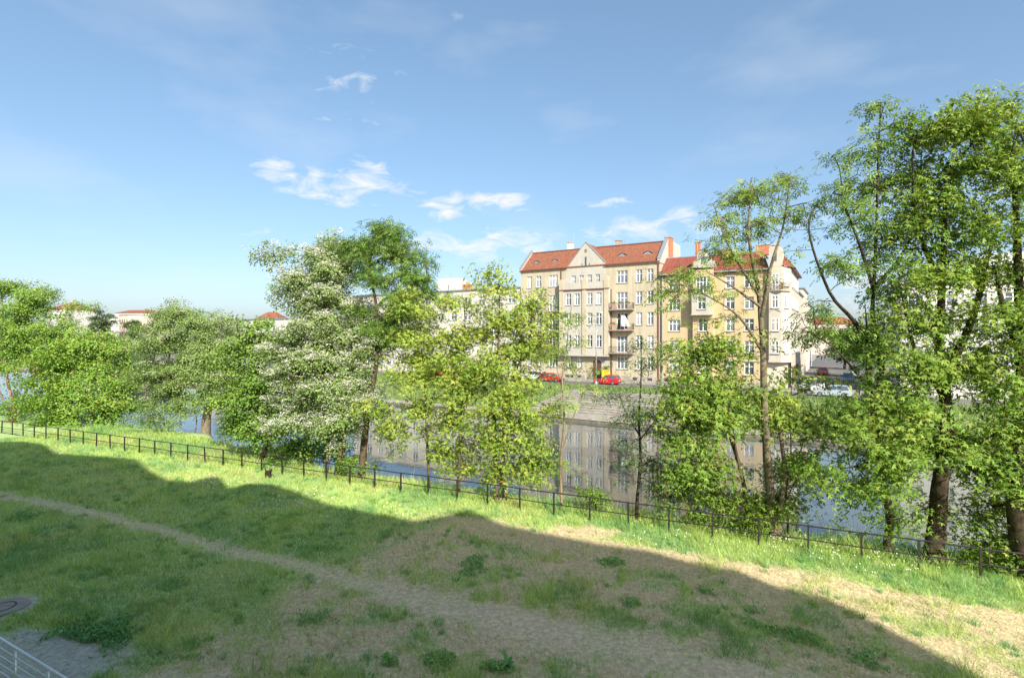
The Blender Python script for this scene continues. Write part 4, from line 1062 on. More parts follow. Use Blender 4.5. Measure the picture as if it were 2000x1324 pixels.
def make_tree(name, label, base, Zc, stems, lobes, species, seed, bark='bark_brown', group=None, flowers=0.0, cat='tree', flat=.8, fl_right=None, young_bias=0.0, min_r=.007, density=1.0, crown_name='crown', yellow=0.0, bough=4.5):
    rg = np.random.default_rng(seed); sp_ = SPECIES[species]
    root = tag(empty(name, base), label, cat, group); B0 = np.array(base)
    # stems: lists of (px,py,r[,dz])
    paths = []
    for si, st in enumerate(stems):
        pts = []
        for i, s_ in enumerate(st):
            p = at(s_[0], s_[1], Zc + (s_[3] if len(s_) > 3 else .35 * math.sin(seed + si * 2 + i * 1.3) * min(1, i)))
            r0 = s_[2] if len(s_) > 2 and s_[2] is not None else None
            pts.append([p.x, p.y, p.z, r0])
        r_first = pts[0][3]
        for i in range(len(pts)):
            if pts[i][3] is None or i: pts[i][3] = max(.015, r_first * (1 - .86 * i / (len(pts) - 1)))
        pa = spline(pts); paths.append(pa)
        if pa[0][2] < B0[2] + .8: pa[0][2] = min(pa[0][2], B0[2] - .15); pa[0][3] *= 1.35
    Vs, Fs, off = [], [], 0
    trunk = None
    for si, pa in enumerate(paths):
        loc = pa.copy(); loc[:, :3] -= B0
        V, Fc = stem_mesh(loc, 10 if pa[0][3] > .07 else 7, seed + si)
        nm = 'trunk' if pa[0][2] < B0[2] + .8 else 'limb'
        o = link(nm, mesh_np(nm, V, Fc, M[bark], smooth=True), root)
    # clusters
    cl = []
    for (cx, cy, rx, ry, n) in lobes:
        n = max(1, int(round(n * density)))
        c = np.array(at(cx, cy, Zc)); s_ = Zc / F; ax, az_ = rx * s_, ry * s_; ay = flat * (ax + az_) / 2 * 1.15
        nb = max(1, int(math.ceil(n / bough)))
        d = rg.standard_normal((nb, 3)); d /= np.linalg.norm(d, axis=1, keepdims=True); rr = rg.random(nb)[:, None] ** .42
        rr = np.where(rg.random((nb, 1)) < .16, 1.0 + .32 * rg.random((nb, 1)), rr)
        bc = c + d * rr * np.array([ax, ay, az_])
        wch = rg.integers(0, nb, n); sg2 = sp_['rc'] * np.array([.85, .85, .26])
        cl.append(bc[wch] + rg.standard_normal((n, 3)) * sg2 + np.array([0, 0, -.02]))
    cl = np.concatenate(cl)
    tf = cl[:, 0] * FN.x + cl[:, 1] * FN.y - FC; sh = np.where((cl[:, 2] < 2.6) & (tf < .75), .75 + .3 * rg.random(len(cl)) - tf, 0)
    sh = np.clip(sh, 0, 3); cl[:, 0] += FN.x * sh; cl[:, 1] += FN.y * sh
    # skeleton
    st = np.concatenate([pa[max(1, int(len(pa) * .18)):] for pa in paths])
    npos = list(st[:, :3]); par = [-1] * len(npos); plen = [0.0] * len(npos); cnt = [0] * len(npos)
    dmin = np.min(np.linalg.norm(cl[:, None, :] - st[None, :, :3], axis=2), axis=1)
    tips = []
    NP = np.zeros((len(npos) + len(cl) * 12, 3)); NP[:len(npos)] = st[:, :3]; PL = np.zeros(len(NP)); m = len(npos)
    SR = np.zeros(len(NP)); SR[:m] = st[:, 3]
    for ci in np.argsort(dmin):
        c = cl[ci]; dv = c - NP[:m]; dist = np.linalg.norm(dv, axis=1)
        cost = dist + .22 * PL[:m] + .9 * np.maximum(0, NP[:m, 2] - c[2] + .15 * dist)
        k = int(np.argmin(cost)); d = dist[k]
        nseg = int(np.clip(d / .45, 1, 10)); p0 = NP[k].copy(); prev = k
        side = rg.standard_normal(3) * .07 * d
        for i in range(1, nseg + 1):
            t = i / nseg; p = p0 + (c - p0) * t + side * math.sin(math.pi * t) + np.array([0, 0, -.09 * d * math.sin(math.pi * t)]) + rg.standard_normal(3) * .02
            NP[m] = p; PL[m] = PL[prev] + d / nseg; par.append(prev); cnt.append(0); prev = m; m += 1
        cnt[prev] += 1; tips.append(prev)
    par = np.array(par); cnt = np.array(cnt, float)
    for i in range(m - 1, -1, -1):
        if par[i] >= 0: cnt[par[i]] += cnt[i]
    isb = np.where(par >= 0)[0]; pr_ = par[isb]
    rad = min_r * np.maximum(cnt, 1) ** .5
    rp_ = np.where(par[pr_] >= 0, rad[pr_], rad[isb] * 1.1)
    kk = 5
    V, Fc = tubes(NP[pr_] - B0, NP[isb] - B0, np.minimum(rp_, .09), np.minimum(rad[isb], .09), kk)
    o = link('branches', mesh_np('branches', V, Fc, M[bark], smooth=True), root); o['kind'] = 'stuff'
    # leaves
    n = sp_['n']; K = len(cl)
    th_ = rg.random((K, n)) * 2 * np.pi; rr = np.sqrt(rg.random((K, n))) * sp_['rc'] * (.7 + .6 * rg.random((K, 1)))
    tilt = rg.standard_normal((K, 1, 2)) * .36
    ox = rr * np.cos(th_); oy = rr * np.sin(th_)
    oz = -sp_['droop'] * rr ** 2 / sp_['rc'] + rg.standard_normal((K, n)) * sp_['rc'] * .27 + ox * tilt[:, :, 0] + oy * tilt[:, :, 1]
    pos = cl[:, None, :] + np.stack([ox, oy, oz], -1)
    tang = np.stack([np.cos(th_), np.sin(th_), -.35 - .3 * rg.random((K, n))], -1) + rg.standard_normal((K, n, 3)) * .38
    nrm = np.stack([-.15 * np.cos(th_), -.15 * np.sin(th_), np.ones((K, n))], -1) + rg.standard_normal((K, n, 3)) * .42
    axis_ = cl[:, :2].mean(0); od = cl[:, :2] - axis_; od /= (np.linalg.norm(od, axis=1, keepdims=True) + .3)
    nrm[:, :, :2] += .75 * od[:, None, :]; nrm[:, :, 2] *= .85
    size = sp_['size'] * (.65 + .6 * rg.random((K, n)))
    cz = (cl[:, 2] - cl[:, 2].min()) / (np.ptp(cl[:, 2]) + 1e-6)
    yb = np.clip(young_bias + .42 * rg.random(K) ** 1.4 + .25 * (cz - .4) + .1 * rg.standard_normal(K), 0, 1)
    c0_, c1_ = np.array(sp_['col']), np.array(sp_['young'])
    col = c0_ + (c1_ - c0_) * np.clip(yb[:, None, None] + .22 * rg.standard_normal((K, n, 1)), 0, 1.1)
    col = col * (.78 + .44 * rg.random((K, n, 1)))
    if yellow: col = np.where(rg.random((K, n, 1)) < yellow, np.array([.34, .24, .04]), col)
    me = leaf_mesh(crown_name, (pos - B0).reshape(-1, 3), tang.reshape(-1, 3), nrm.reshape(-1, 3), size.ravel(), col.reshape(-1, 3).astype(np.float32), sp_['shape'], M['leaf'])
    o = link(crown_name, me, root); o['kind'] = 'stuff'
    if flowers:
        sel = rg.random(K) < flowers
        if fl_right is not None: sel &= (cl[:, 0] / cl[:, 1] * F + 1000 > fl_right) | (rg.random(K) < .12)
        fc = cl[sel]; kf, mh, mp_ = len(fc), 11, 15
        hd = fc[:, None, :] + np.stack([rg.standard_normal((kf, mh)) * .27, rg.standard_normal((kf, mh)) * .27, .08 + .10 * rg.standard_normal((kf, mh))], -1)
        a = rg.random((kf, mh, mp_)) * 2 * np.pi; r_ = np.sqrt(rg.random((kf, mh, mp_))) * .17
        pp = hd[:, :, None, :] + np.stack([r_ * np.cos(a), r_ * np.sin(a), .05 - 3 * r_ ** 2 + .012 * rg.standard_normal(r_.shape)], -1)
        N_ = kf * mh * mp_
        tg2 = rg.standard_normal((N_, 3)) * np.array([1, 1, .3]); nr2 = rg.standard_normal((N_, 3)) * .5 + np.array([0, 0, 1])
        cc = np.array([.86, .85, .76]) * (.8 + .25 * rg.random((N_, 1)))
        me = leaf_mesh('blossom', (pp - B0).reshape(-1, 3), tg2, nr2, .078 * (.7 + .6 * rg.random(N_)), cc.astype(np.float32), 'oval', M['petal'])
        o = link('blossom', me, root); o['kind'] = 'stuff'
    return root

def base_at(px, off):
    p = fence_pt(px, off); z = float(lawn_z(np.array([p.x]), np.array([p.y]))[0]); return (p.x, p.y, z), p.y

GT = 'trees along the river fence'
b, z = base_at(25, 3.6)
make_tree('locust_tree', 'airy yellow-green locust with reddish split trunks at the left edge', b, z,
    [[(22, 834, .15), (26, 790), (14, 740), (8, 660), (4, 590), (0, 545)], [(27, 834, .12), (44, 780), (64, 730), (68, 680), (62, 620)], [(20, 834, .1), (10, 790), (-10, 740), (-20, 690)], [(66, 740, .08), (85, 690), (105, 640)]],
    [(8, 555, 30, 26, 22), (15, 620, 50, 45, 40), (68, 592, 48, 32, 40), (112, 640, 32, 45, 30), (60, 670, 60, 50, 48), (12, 720, 40, 50, 30), (100, 720, 50, 45, 35), (-40, 640, 50, 80, 30), (150, 600, 18, 12, 5), (40, 780, 40, 25, 10)], 'locust', 3, 'bark_red', GT, density=1.6)
b, z = base_at(200, 6.0)
make_tree('young_maple', 'bushy yellow-green maple with several dark trunks near the left end of the fence', b, z,
    [[(205, 850, .11), (207, 790), (200, 720), (194, 655)], [(180, 848, .09), (178, 800), (160, 740), (140, 690)], [(222, 849, .09), (218, 800), (230, 740), (236, 700)], [(168, 848, .06), (150, 800), (110, 760)]],
    [(190, 660, 55, 26, 36), (130, 715, 52, 45, 50), (205, 725, 62, 52, 66), (90, 775, 40, 40, 32), (165, 790, 80, 40, 56), (235, 780, 36, 42, 32), (105, 815, 48, 18, 18), (238, 828, 34, 14, 9)], 'maple_far', 5, 'bark_dark', GT, yellow=.02, density=1.5)
b, z = base_at(403, 7.2)
make_tree('whitebeam', 'broad round grey-green tree with a thick leaning trunk, standing at the water', b, z,
    [[(400, 858, .42), (404, 812), (412, 770), (408, 700), (392, 630)], [(407, 790, .17), (372, 745), (320, 735), (285, 760)], [(411, 775, .17), (436, 720), (430, 640)], [(378, 858, .08), (384, 820), (376, 790)], [(388, 858, .1), (398, 822), (402, 800)], [(410, 790, .13), (440, 800), (470, 790)]],
    [(368, 615, 70, 30, 70), (330, 675, 62, 45, 75), (425, 670, 58, 50, 80), (385, 725, 90, 35, 85), (318, 745, 50, 38, 45), (345, 785, 66, 28, 48), (440, 775, 36, 34, 40), (298, 812, 30, 16, 14), (400, 640, 50, 40, 50)], 'rowan', 7, 'bark_grey', GT, flowers=.4, fl_right=425, flat=.9, density=1.6)
b, z = base_at(516, 2.2)
make_tree('green_maple', 'mid-green maple with a dark leaning trunk left of the white blossom', b, z,
    [[(510, 900, .17), (524, 855), (522, 800), (506, 720), (500, 660)], [(523, 840, .07), (560, 820), (600, 840)], [(520, 790, .07), (545, 740), (548, 700)]],
    [(502, 655, 45, 26, 36), (480, 705, 38, 40, 36), (530, 715, 42, 42, 36), (480, 770, 42, 38, 42), (540, 790, 46, 42, 40), (515, 845, 40, 26, 26), (590, 868, 52, 28, 36), (468, 825, 28, 25, 16)], 'green_far', 9, 'bark_dark', GT, density=1.1)
b, z = base_at(662, 1.2)
make_tree('hawthorn_tree', 'tall tree covered in white blossom with two trunks behind the fence', b, z,
    [[(657, 942, .22), (668, 870), (672, 820), (660, 740), (642, 640), (632, 540), (637, 470)], [(636, 936, .11), (641, 860), (635, 800), (610, 720), (588, 640)], [(668, 830, .1), (700, 760), (720, 690)], [(650, 690, .09), (600, 610), (560, 540), (535, 500)]],
    [(636, 478, 32, 26, 22), (600, 518, 58, 32, 44), (650, 538, 56, 38, 46), (540, 505, 26, 14, 10), (590, 568, 58, 32, 46), (650, 598, 78, 42, 80), (600, 640, 68, 38, 62), (700, 640, 56, 38, 50), (560, 700, 58, 33, 52), (640, 700, 78, 42, 82), (720, 690, 46, 38, 40), (590, 758, 68, 33, 58), (670, 770, 68, 42, 66), (560, 808, 40, 26, 30), (648, 828, 68, 32, 54), (715, 790, 46, 38, 36)], 'rowan', 11, 'bark_brown', GT, flowers=1.0, flat=.75, density=1.0)
b, z = base_at(708, 1.3)
make_tree('ash_tree', 'tall dark green ash rising behind the white blossom', b, z,
    [[(706, 936, .21), (713, 850), (722, 780), (736, 700), (735, 600), (722, 520), (742, 445)], [(735, 600, .08), (780, 560), (815, 540)], [(725, 530, .07), (700, 490), (690, 465)], [(735, 660, .07), (790, 620), (840, 580)]],
    [(742, 448, 32, 20, 34), (700, 480, 42, 24, 38), (772, 490, 36, 28, 38), (730, 535, 58, 32, 42), (800, 540, 42, 32, 40), (805, 592, 46, 32, 44), (832, 515, 16, 16, 8), (760, 610, 48, 38, 38), (800, 650, 46, 36, 36)], 'ash_big', 13, 'bark_brown', GT, density=1.2)
b, z = base_at(838, .9)
make_tree('ash_sapling', 'slim young tree with thin dark trunk in front of the white block', b, z,
    [[(838, 956, .075), (835, 880), (832, 800), (825, 700), (820, 620), (818, 570)], [(833, 810, .04), (790, 770), (765, 750)], [(830, 760, .04), (860, 720), (870, 690)]],
    [(820, 600, 42, 32, 26), (830, 660, 56, 32, 36), (800, 730, 48, 38, 36), (852, 720, 46, 32, 32), (780, 800, 56, 38, 36), (850, 790, 42, 38, 30), (842, 868, 46, 42, 30), (770, 850, 32, 28, 18), (815, 690, 40, 30, 20)], 'maple_y', 15, 'bark_brown', GT, density=.68, young_bias=.1)
b, z = base_at(897, .9)
make_tree('slender_maple', 'slender yellow-green maple between the sapling and the bushy maple', b, z,
    [[(896, 962, .08), (898, 880), (902, 800), (905, 700), (908, 620), (902, 572)], [(901, 800, .04), (930, 740), (940, 700)], [(903, 740, .04), (875, 700), (866, 670)]],
    [(904, 585, 36, 20, 16), (915, 640, 46, 32, 28), (880, 690, 42, 32, 26), (922, 720, 46, 36, 30), (890, 770, 46, 36, 32), (900, 840, 42, 36, 28), (906, 896, 34, 32, 18)], 'maple_y', 17, 'bark_brown', GT, density=.75, young_bias=.2)
b, z = base_at(972, .9)
make_tree('bushy_maple', 'dense yellow-green maple left of the beige tenement, tip above its eaves', b, z,
    [[(970, 972, .11), (968, 900), (965, 790), (972, 700), (976, 600), (974, 525)], [(986, 972, .1), (982, 880), (986, 800), (1010, 720), (1042, 640)], [(968, 800, .06), (940, 740), (930, 700)]],
    [(974, 526, 26, 10, 9), (975, 570, 42, 22, 18), (1020, 610, 50, 32, 34), (958, 630, 42, 36, 30), (1045, 655, 38, 40, 40), (1000, 690, 56, 36, 42), (950, 720, 46, 36, 32), (1005, 735, 26, 34, 26), (990, 780, 56, 42, 46), (1040, 815, 42, 32, 34), (958, 840, 42, 36, 32), (1010, 868, 56, 42, 50), (1042, 908, 46, 32, 34), (970, 920, 46, 32, 32)], 'maple_y', 19, 'bark_brown', GT, yellow=.015, density=.75, young_bias=.1)
b, z = base_at(1097, .9)
make_tree('birch_sapling', 'thin pale-barked tree with few leaves in front of the gabled tenement', b, z,
    [[(1097, 984, .06), (1095, 900), (1102, 820), (1098, 740), (1105, 690), (1110, 640), (1116, 600)], [(1101, 870, .035), (1125, 800), (1150, 740), (1165, 700)], [(1100, 760, .03), (1085, 710), (1080, 670)]],
    [(1116, 612, 22, 16, 7), (1115, 660, 32, 22, 11), (1092, 690, 28, 22, 9), (1132, 705, 30, 22, 7), (1152, 742, 30, 28, 7), (1120, 782, 46, 28, 6), (1166, 782, 22, 18, 4), (1100, 900, 40, 50, 5)], 'ash_y', 21, 'bark_pale', GT)
b, z = base_at(1243, .9)
make_tree('willow_sapling', 'slender narrow-leaved dark green tree before the right part of the beige tenement', b, z,
    [[(1243, 988, .075), (1251, 900), (1248, 820), (1252, 740), (1252, 655)], [(1249, 850, .035), (1220, 800), (1210, 770)], [(1249, 860, .035), (1280, 820), (1292, 790)]],
    [(1252, 668, 16, 18, 8), (1250, 708, 28, 22, 14), (1250, 760, 42, 28, 22), (1230, 800, 46, 32, 24), (1265, 830, 42, 32, 22), (1225, 870, 32, 32, 15), (1270, 890, 36, 32, 15), (1210, 920, 28, 32, 12), (1250, 940, 46, 28, 14)], 'willow', 23, 'bark_dark', GT, density=.85)
b, z = base_at(1458, 1.0)
make_tree('leaning_maple', 'leafy green maple leaning left before the yellow corner house', b, z,
    [[(1460, 1000, .1), (1450, 930), (1435, 880), (1420, 840), (1390, 780), (1358, 690)], [(1447, 925, .06), (1430, 830), (1438, 760), (1430, 690)], [(1450, 940, .05), (1400, 910), (1350, 900), (1320, 920)]],
    [(1358, 682, 40, 26, 26), (1420, 692, 40, 32, 28), (1350, 740, 52, 32, 38), (1420, 750, 46, 36, 36), (1340, 800, 46, 38, 38), (1400, 810, 46, 38, 36), (1328, 870, 44, 38, 38), (1385, 905, 44, 36, 30), (1312, 930, 34, 38, 26), (1390, 965, 46, 26, 24), (1450, 825, 26, 26, 12)], 'maple', 25, 'bark_brown', GT, density=.68)
b, z = base_at(1512, 1.0)
make_tree('tall_ash', 'tall sparse ash with straight bare trunk in front of the corner house', b, z,
    [[(1510, 1026, .175), (1503, 940), (1496, 850), (1492, 740), (1488, 640), (1480, 560), (1468, 500), (1462, 440), (1470, 360)], [(1488, 620, .08), (1506, 520), (1530, 440), (1545, 335)], [(1491, 690, .065), (1445, 620), (1385, 580), (1305, 545)], [(1484, 580, .055), (1440, 510), (1410, 450), (1394, 398)], [(1520, 1026, .11), (1532, 920), (1524, 840), (1520, 780), (1526, 735)], [(1487, 600, .06), (1430, 560), (1380, 530)]],
    [(1545, 350, 28, 22, 14), (1500, 372, 42, 26, 18), (1450, 382, 32, 22, 14), (1540, 412, 36, 32, 18), (1480, 430, 46, 32, 20), (1410, 420, 32, 26, 13), (1400, 480, 32, 28, 13), (1450, 500, 42, 28, 12), (1330, 530, 42, 26, 16), (1310, 570, 32, 22, 12), (1370, 562, 36, 22, 9), (1500, 560, 36, 36, 6), (1400, 620, 60, 40, 6)], 'ash_y', 27, 'bark_grey', GT, density=1.25, bough=2.5, min_r=.009)
b, z = base_at(1545, 1.6)
make_tree('understory_maple', 'low light-green maple beside the bare trunk of the tall ash', b, z,
    [[(1540, 1030, .05), (1536, 960), (1545, 880), (1540, 800)], [(1540, 940, .03), (1570, 860), (1575, 810)]],
    [(1540, 770, 42, 30, 18), (1562, 830, 42, 32, 24), (1505, 800, 24, 26, 9), (1550, 895, 36, 36, 22), (1480, 992, 46, 22, 18), (1530, 960, 34, 34, 14)], 'maple', 29, 'bark_brown', GT, young_bias=.2)
b, z = base_at(1735, 1.1)
make_tree('crooked_ash', 'tallest thin ash with crooked dark trunk, its tip highest in the middle right', b, z,
    [[(1735, 1070, .15), (1738, 1000), (1722, 930), (1712, 860), (1718, 760), (1722, 690), (1705, 620), (1708, 540), (1712, 450), (1715, 330), (1720, 205)], [(1718, 710, .09), (1670, 630), (1620, 570), (1580, 450), (1600, 390)], [(1708, 570, .07), (1680, 480), (1650, 400), (1640, 330)], [(1710, 560, .07), (1760, 500), (1790, 420), (1802, 265)], [(1712, 820, .09), (1696, 740), (1695, 670), (1690, 600)], [(1697, 760, .05), (1640, 690), (1585, 650)]],
    [(1720, 207, 14, 16, 8), (1715, 260, 28, 28, 13), (1742, 300, 32, 32, 15), (1680, 310, 36, 32, 18), (1650, 350, 36, 32, 18), (1720, 360, 46, 36, 24), (1620, 420, 36, 36, 15), (1680, 430, 46, 36, 24), (1742, 440, 42, 36, 24), (1600, 480, 28, 32, 9), (1640, 520, 42, 36, 15), (1720, 520, 46, 36, 22), (1600, 590, 42, 32, 12), (1582, 650, 42, 26, 20), (1650, 640, 42, 32, 18), (1700, 640, 42, 36, 20)], 'ash', 31, 'bark_dark', GT, density=.78, bough=3, min_r=.009)
b, z = base_at(1826, .9)
make_tree('large_maple', 'large maple with a thick trunk and bright sunlit leaves at right', b, z,
    [[(1824, 1090, .30), (1832, 1010), (1838, 930), (1850, 850), (1845, 760), (1835, 680), (1840, 560), (1845, 430), (1850, 320)], [(1845, 740, .15), (1900, 620), (1930, 500), (1960, 420)], [(1843, 770, .12), (1790, 690), (1760, 570)], [(1842, 560, .1), (1790, 440), (1782, 300)], [(1846, 840, .09), (1780, 800), (1710, 800), (1650, 830)], [(1843, 880, .08), (1770, 890), (1700, 900)]],
    [(1800, 258, 32, 32, 18), (1850, 272, 46, 42, 34), (1900, 238, 46, 38, 36), (1830, 340, 56, 42, 44), (1890, 350, 52, 46, 40), (1790, 420, 46, 38, 32), (1860, 440, 52, 42, 40), (1820, 520, 56, 42, 40), (1760, 582, 52, 38, 36), (1840, 610, 56, 42, 40), (1910, 560, 46, 42, 30), (1760, 680, 52, 38, 36), (1840, 700, 56, 42, 46), (1900, 700, 52, 42, 40), (1700, 762, 56, 38, 38), (1790, 790, 56, 38, 44), (1860, 848, 66, 40, 58), (1720, 860, 60, 42, 50), (1650, 832, 46, 36, 32), (1640, 910, 46, 36, 30), (1720, 940, 46, 38, 30), (1785, 885, 40, 28, 22), (1700, 1010, 36, 36, 18), (1905, 900, 46, 46, 36), (1872, 990, 46, 36, 22)], 'maple', 33, 'bark_dark', GT, flat=.75, density=.52, bough=5.5)
b, z = base_at(1996, .8)
make_tree('edge_maple', 'dark leafy maple cut by the right edge of the picture', b, z,
    [[(1996, 1110, .30), (1986, 980), (1992, 850), (1998, 700), (1990, 560), (1985, 420), (1975, 300)], [(1996, 690, .15), (1960, 600), (1942, 520)], [(1990, 880, .08), (1950, 850), (1920, 860)]],
    [(1960, 230, 42, 36, 28), (2010, 250, 46, 46, 28), (1940, 330, 42, 42, 28), (2000, 370, 46, 46, 30), (1960, 450, 46, 42, 30), (2010, 520, 46, 46, 28), (1950, 600, 42, 42, 28), (1990, 680, 46, 42, 30), (1950, 740, 42, 36, 26), (1990, 800, 42, 42, 26), (1950, 850, 42, 42, 30), (1990, 900, 42, 42, 28), (1940, 960, 46, 42, 30), (1990, 1000, 42, 42, 26), (1962, 1060, 46, 32, 24), (1990, 1108, 36, 26, 14)], 'maple', 35, 'bark_dark', GT, flat=.75, density=.52, bough=5.5)

# shrubs on the bank
GS = 'shrubs on the river bank'
for i, (px, off, py, rx, ry, n, lab) in enumerate((
        (415, 5.0, 872, 42, 20, 40, 'bright green shrub at the foot of the round tree'),
        (690, 1.5, 905, 42, 28, 34, 'dark leafy shrub between the trunks of the blossom tree and ash'),
        (1165, 1.2, 955, 40, 30, 18, 'loose shrub right of the thin pale trunk'),
        (1290, 1.2, 975, 40, 26, 22, 'shrub by the foot of the slender narrow-leaved tree'),
        (1400, .9, 1000, 46, 22, 26, 'shrub in front of the leaning maple'),
        (1500, .8, 1012, 42, 24, 24, 'shrub hiding the foot of the tall ash'),
        (1935, .7, 1085, 46, 34, 30, 'shrub behind the fence under the right edge maple'),
        (330, 3.8, 868, 30, 12, 10, 'small shrub at the water left of the round tree'))):
    b, z = base_at(px, off)
    make_tree('shrub', lab, b, z, [[(px, py + ry, .03), (px - 4, py), (px + 3, py - ry * .7)]], [(px, py, rx, ry, n)], 'shrub', 60 + i, 'bark_brown', GS, cat='shrub', crown_name='foliage')

# trees far off
def far_tree(px, py_top, py_bot, rx, Zd, zb, lab, species='far', seed=0, group='trees on the far left skyline'):
    X = (px - 1000) / F * Zd; pb = HY + (CAMZ - zb) * F / Zd; h = pb - py_top
    cy = py_top + h * .42; ry = h * .40
    make_tree('distant_tree', lab, (X, Zd, zb), Zd, [[(px, pb, .3), (px + 1, cy + ry * .3), (px, cy - ry * .5)]], [(px, cy - ry * .35, rx * .75, ry * .6, 26), (px - rx * .3, cy + ry * .2, rx * .7, ry * .6, 22), (px + rx * .3, cy + ry * .2, rx * .7, ry * .6, 22)], species, seed, 'bark_dark', group, density=1.2)
far_tree(180, 596, 700, 14, 230, 1, 'left of the two dark distant trees above the white roofs', seed=81)
far_tree(208, 600, 700, 15, 236, 1, 'right of the two dark distant trees above the white roofs', seed=82)
far_tree(262, 615, 690, 26, 240, 1, 'low green distant tree before the peach house', 'far', 83)
far_tree(120, 630, 700, 24, 190, 1, 'green distant tree below the tall white house', 'far', 84)
far_tree(452, 604, 700, 26, 120, .3, 'dark red-leaved tree behind the round flowering tree', 'copper', 85)
far_tree(560, 640, 740, 40, 125, .3, 'distant green tree beneath the orange hipped roof', 'far', 86)
far_tree(330, 650, 740, 40, 150, .3, 'distant tree behind the round grey-green crown', 'far', 87)
GB = 'trees on the far bank at left'
far_tree(30, 640, 760, 46, 105, .3, 'far bank tree behind the locust at the left edge', 'far', 90, GB)
far_tree(115, 662, 760, 44, 110, .3, 'far bank tree left of the bushy yellow-green maple top', 'far', 91, GB)
far_tree(265, 690, 760, 34, 108, .3, 'low far bank tree seen between the maple and the round tree', 'far', 92, GB)
far_tree(1650, 640, 735, 22, 120, .3, 'street tree in the side street', 'far', 88)
far_tree(1700, 630, 740, 26, 95, .3, 'street tree by the grey picket fence', 'far', 89)

# ------------------------------------------------------------------ grass
def blades(name, x, y, h, wd, lean, col, mat, z=None, seed=1):
    rg = np.random.default_rng(seed); n = len(x); z = lawn_z(x, y) if z is None else z
    a = rg.random(n) * 2 * np.pi; la = rg.random(n) * 2 * np.pi; l_ = lean * (.4 + .8 * rg.random(n))
    B = np.stack([x, y, z - .01], -1); s_ = np.stack([np.cos(a), np.sin(a), a * 0], -1) * (wd / 2)[:, None]
    dirn = np.stack([np.cos(la) * l_, np.sin(la) * l_, np.ones(n)], -1)
    T_ = B + dirn * h[:, None] / np.sqrt(1 + l_ ** 2)[:, None]
    V = np.stack([B - s_, B + s_, T_], 1).reshape(-1, 3)
    return mesh_np(name, V, np.arange(n * 3).reshape(-1, 3), mat, np.repeat(col, 3, axis=0).astype(np.float32))

rg = np.random.default_rng(99)
NB = 1250000
t_ = -15.5 + rg.random(NB) * 21.0; s_ = -52 + rg.random(NB) * 74
gx = s_ * FT.x + (t_ + FC) * FN.x; gy = s_ * FT.y + (t_ + FC) * FN.y
xp = gx / np.maximum(gy, .1)
vis = (gy > 9) & (np.abs(xp) < 1.04) & (t_ < bank_width(s_) + .9)
acc = rg.random(NB) < np.clip((13.5 / np.maximum(gy, 1)) ** 1.25, 0, 1)
k = vis & acc; gx, gy, t_, s_ = gx[k], gy[k], t_[k], s_[k]
dirt, straw2, straw, tuft, n1, n2, n3, tt, ss = covers(gx, gy)
n = len(gx); u = rg.random(n)
strip_f = sstep(-1.9, -.3, tt) * sstep(fs(700), fs(1100), ss) + .35 * sstep(-1.0, -.2, tt)
behind = sstep(0, .6, tt)
isstraw = u < np.clip(straw2 * (1 - .75 * tuft) + .10, 0, 1)
keep = (rg.random(n) > dirt * .93) & ((~isstraw) | (rg.random(n) < .85))
gscale = np.maximum(1, gy / 14)
hgt = np.where(isstraw, .07 + .15 * rg.random(n), (.07 + .15 * rg.random(n)) * (.45 + 1.0 * n2 + 1.5 * sstep(.55, .72, n3 * .5 + fbm(gx * 1.1 + 3, gy * 1.1 + 55) * .5)) * (1 + .8 * tuft * (straw2 > .2)))
hgt = hgt * (1 + .35 * strip_f + .9 * behind) * (1 - .55 * dirt)
wid = (.011 + .009 * rg.random(n)) * gscale ** .75 * np.where(behind > .5, 1.3, 1)
lean = np.where(isstraw, 1.0 + 2.6 * rg.random(n), .55 + .4 * rg.random(n))
gcol = np.stack([.36 + .18 * n1, .50 + .18 * n1, .15 + .06 * n3], -1)
deep = np.array([.21, .41, .15]); warm = np.array([.58, .60, .24])
pm = sstep(.46, .62, fbm(gx * .55 + 11, gy * .55 + 77))[:, None]; pw = sstep(.50, .70, fbm(gx * .4 + 31, gy * .4 + 7))[:, None]
gcol = gcol * (1 - .75 * pm) + deep * .75 * pm; gcol = gcol * (1 - .6 * pw) + warm * .6 * pw
scol = np.array([.68, .59, .39]) * (.6 + .75 * rg.random((n, 1)))
gcol = np.where(isstraw[:, None], scol, gcol * (.6 + .8 * rg.random((n, 1))))
def grass_obj(name, sel, seed):
    o = link(name, blades(name, gx[sel], gy[sel], hgt[sel], wid[sel], lean[sel], gcol[sel], M['blade'], None, seed))
    return o
o = grass_obj('lawn_grass', keep & (tt < 0), 1); tag(o, 'patchy green and straw-coloured grass covering the lawn', 'grass', kind='stuff')
o = grass_obj('bank_grass', keep & (tt >= 0), 2); tag(o, 'long grass on the river bank behind the iron fence', 'grass', kind='stuff')

# tussocks of longer blades
nt2 = 7500
t2 = -15.0 + rg.random(nt2) * 15.6; s2 = -50 + rg.random(nt2) * 70
tx = s2 * FT.x + (t2 + FC) * FN.x; ty = s2 * FT.y + (t2 + FC) * FN.y
cd = covers(tx, ty)
okk = (ty > 9.5) & (np.abs(tx / np.maximum(ty, .1)) < 1.03) & (rg.random(nt2) < np.clip((15 / np.maximum(ty, 1)) ** 1.1, 0, 1)) & (rg.random(nt2) > cd[0] * 1.3) & (rg.random(nt2) > cd[1] * .93) & (fbm(tx * .7 + 2, ty * .7 + 66) > .46)
tx, ty = tx[okk], ty[okk]; K2, B2 = len(tx), 34
rad2 = (.05 + .13 * rg.random((K2, 1))); a2 = rg.random((K2, B2)) * 2 * np.pi; q2 = np.sqrt(rg.random((K2, B2)))
bx = (tx[:, None] + rad2 * q2 * np.cos(a2)).ravel(); by = (ty[:, None] + rad2 * q2 * np.sin(a2)).ravel()
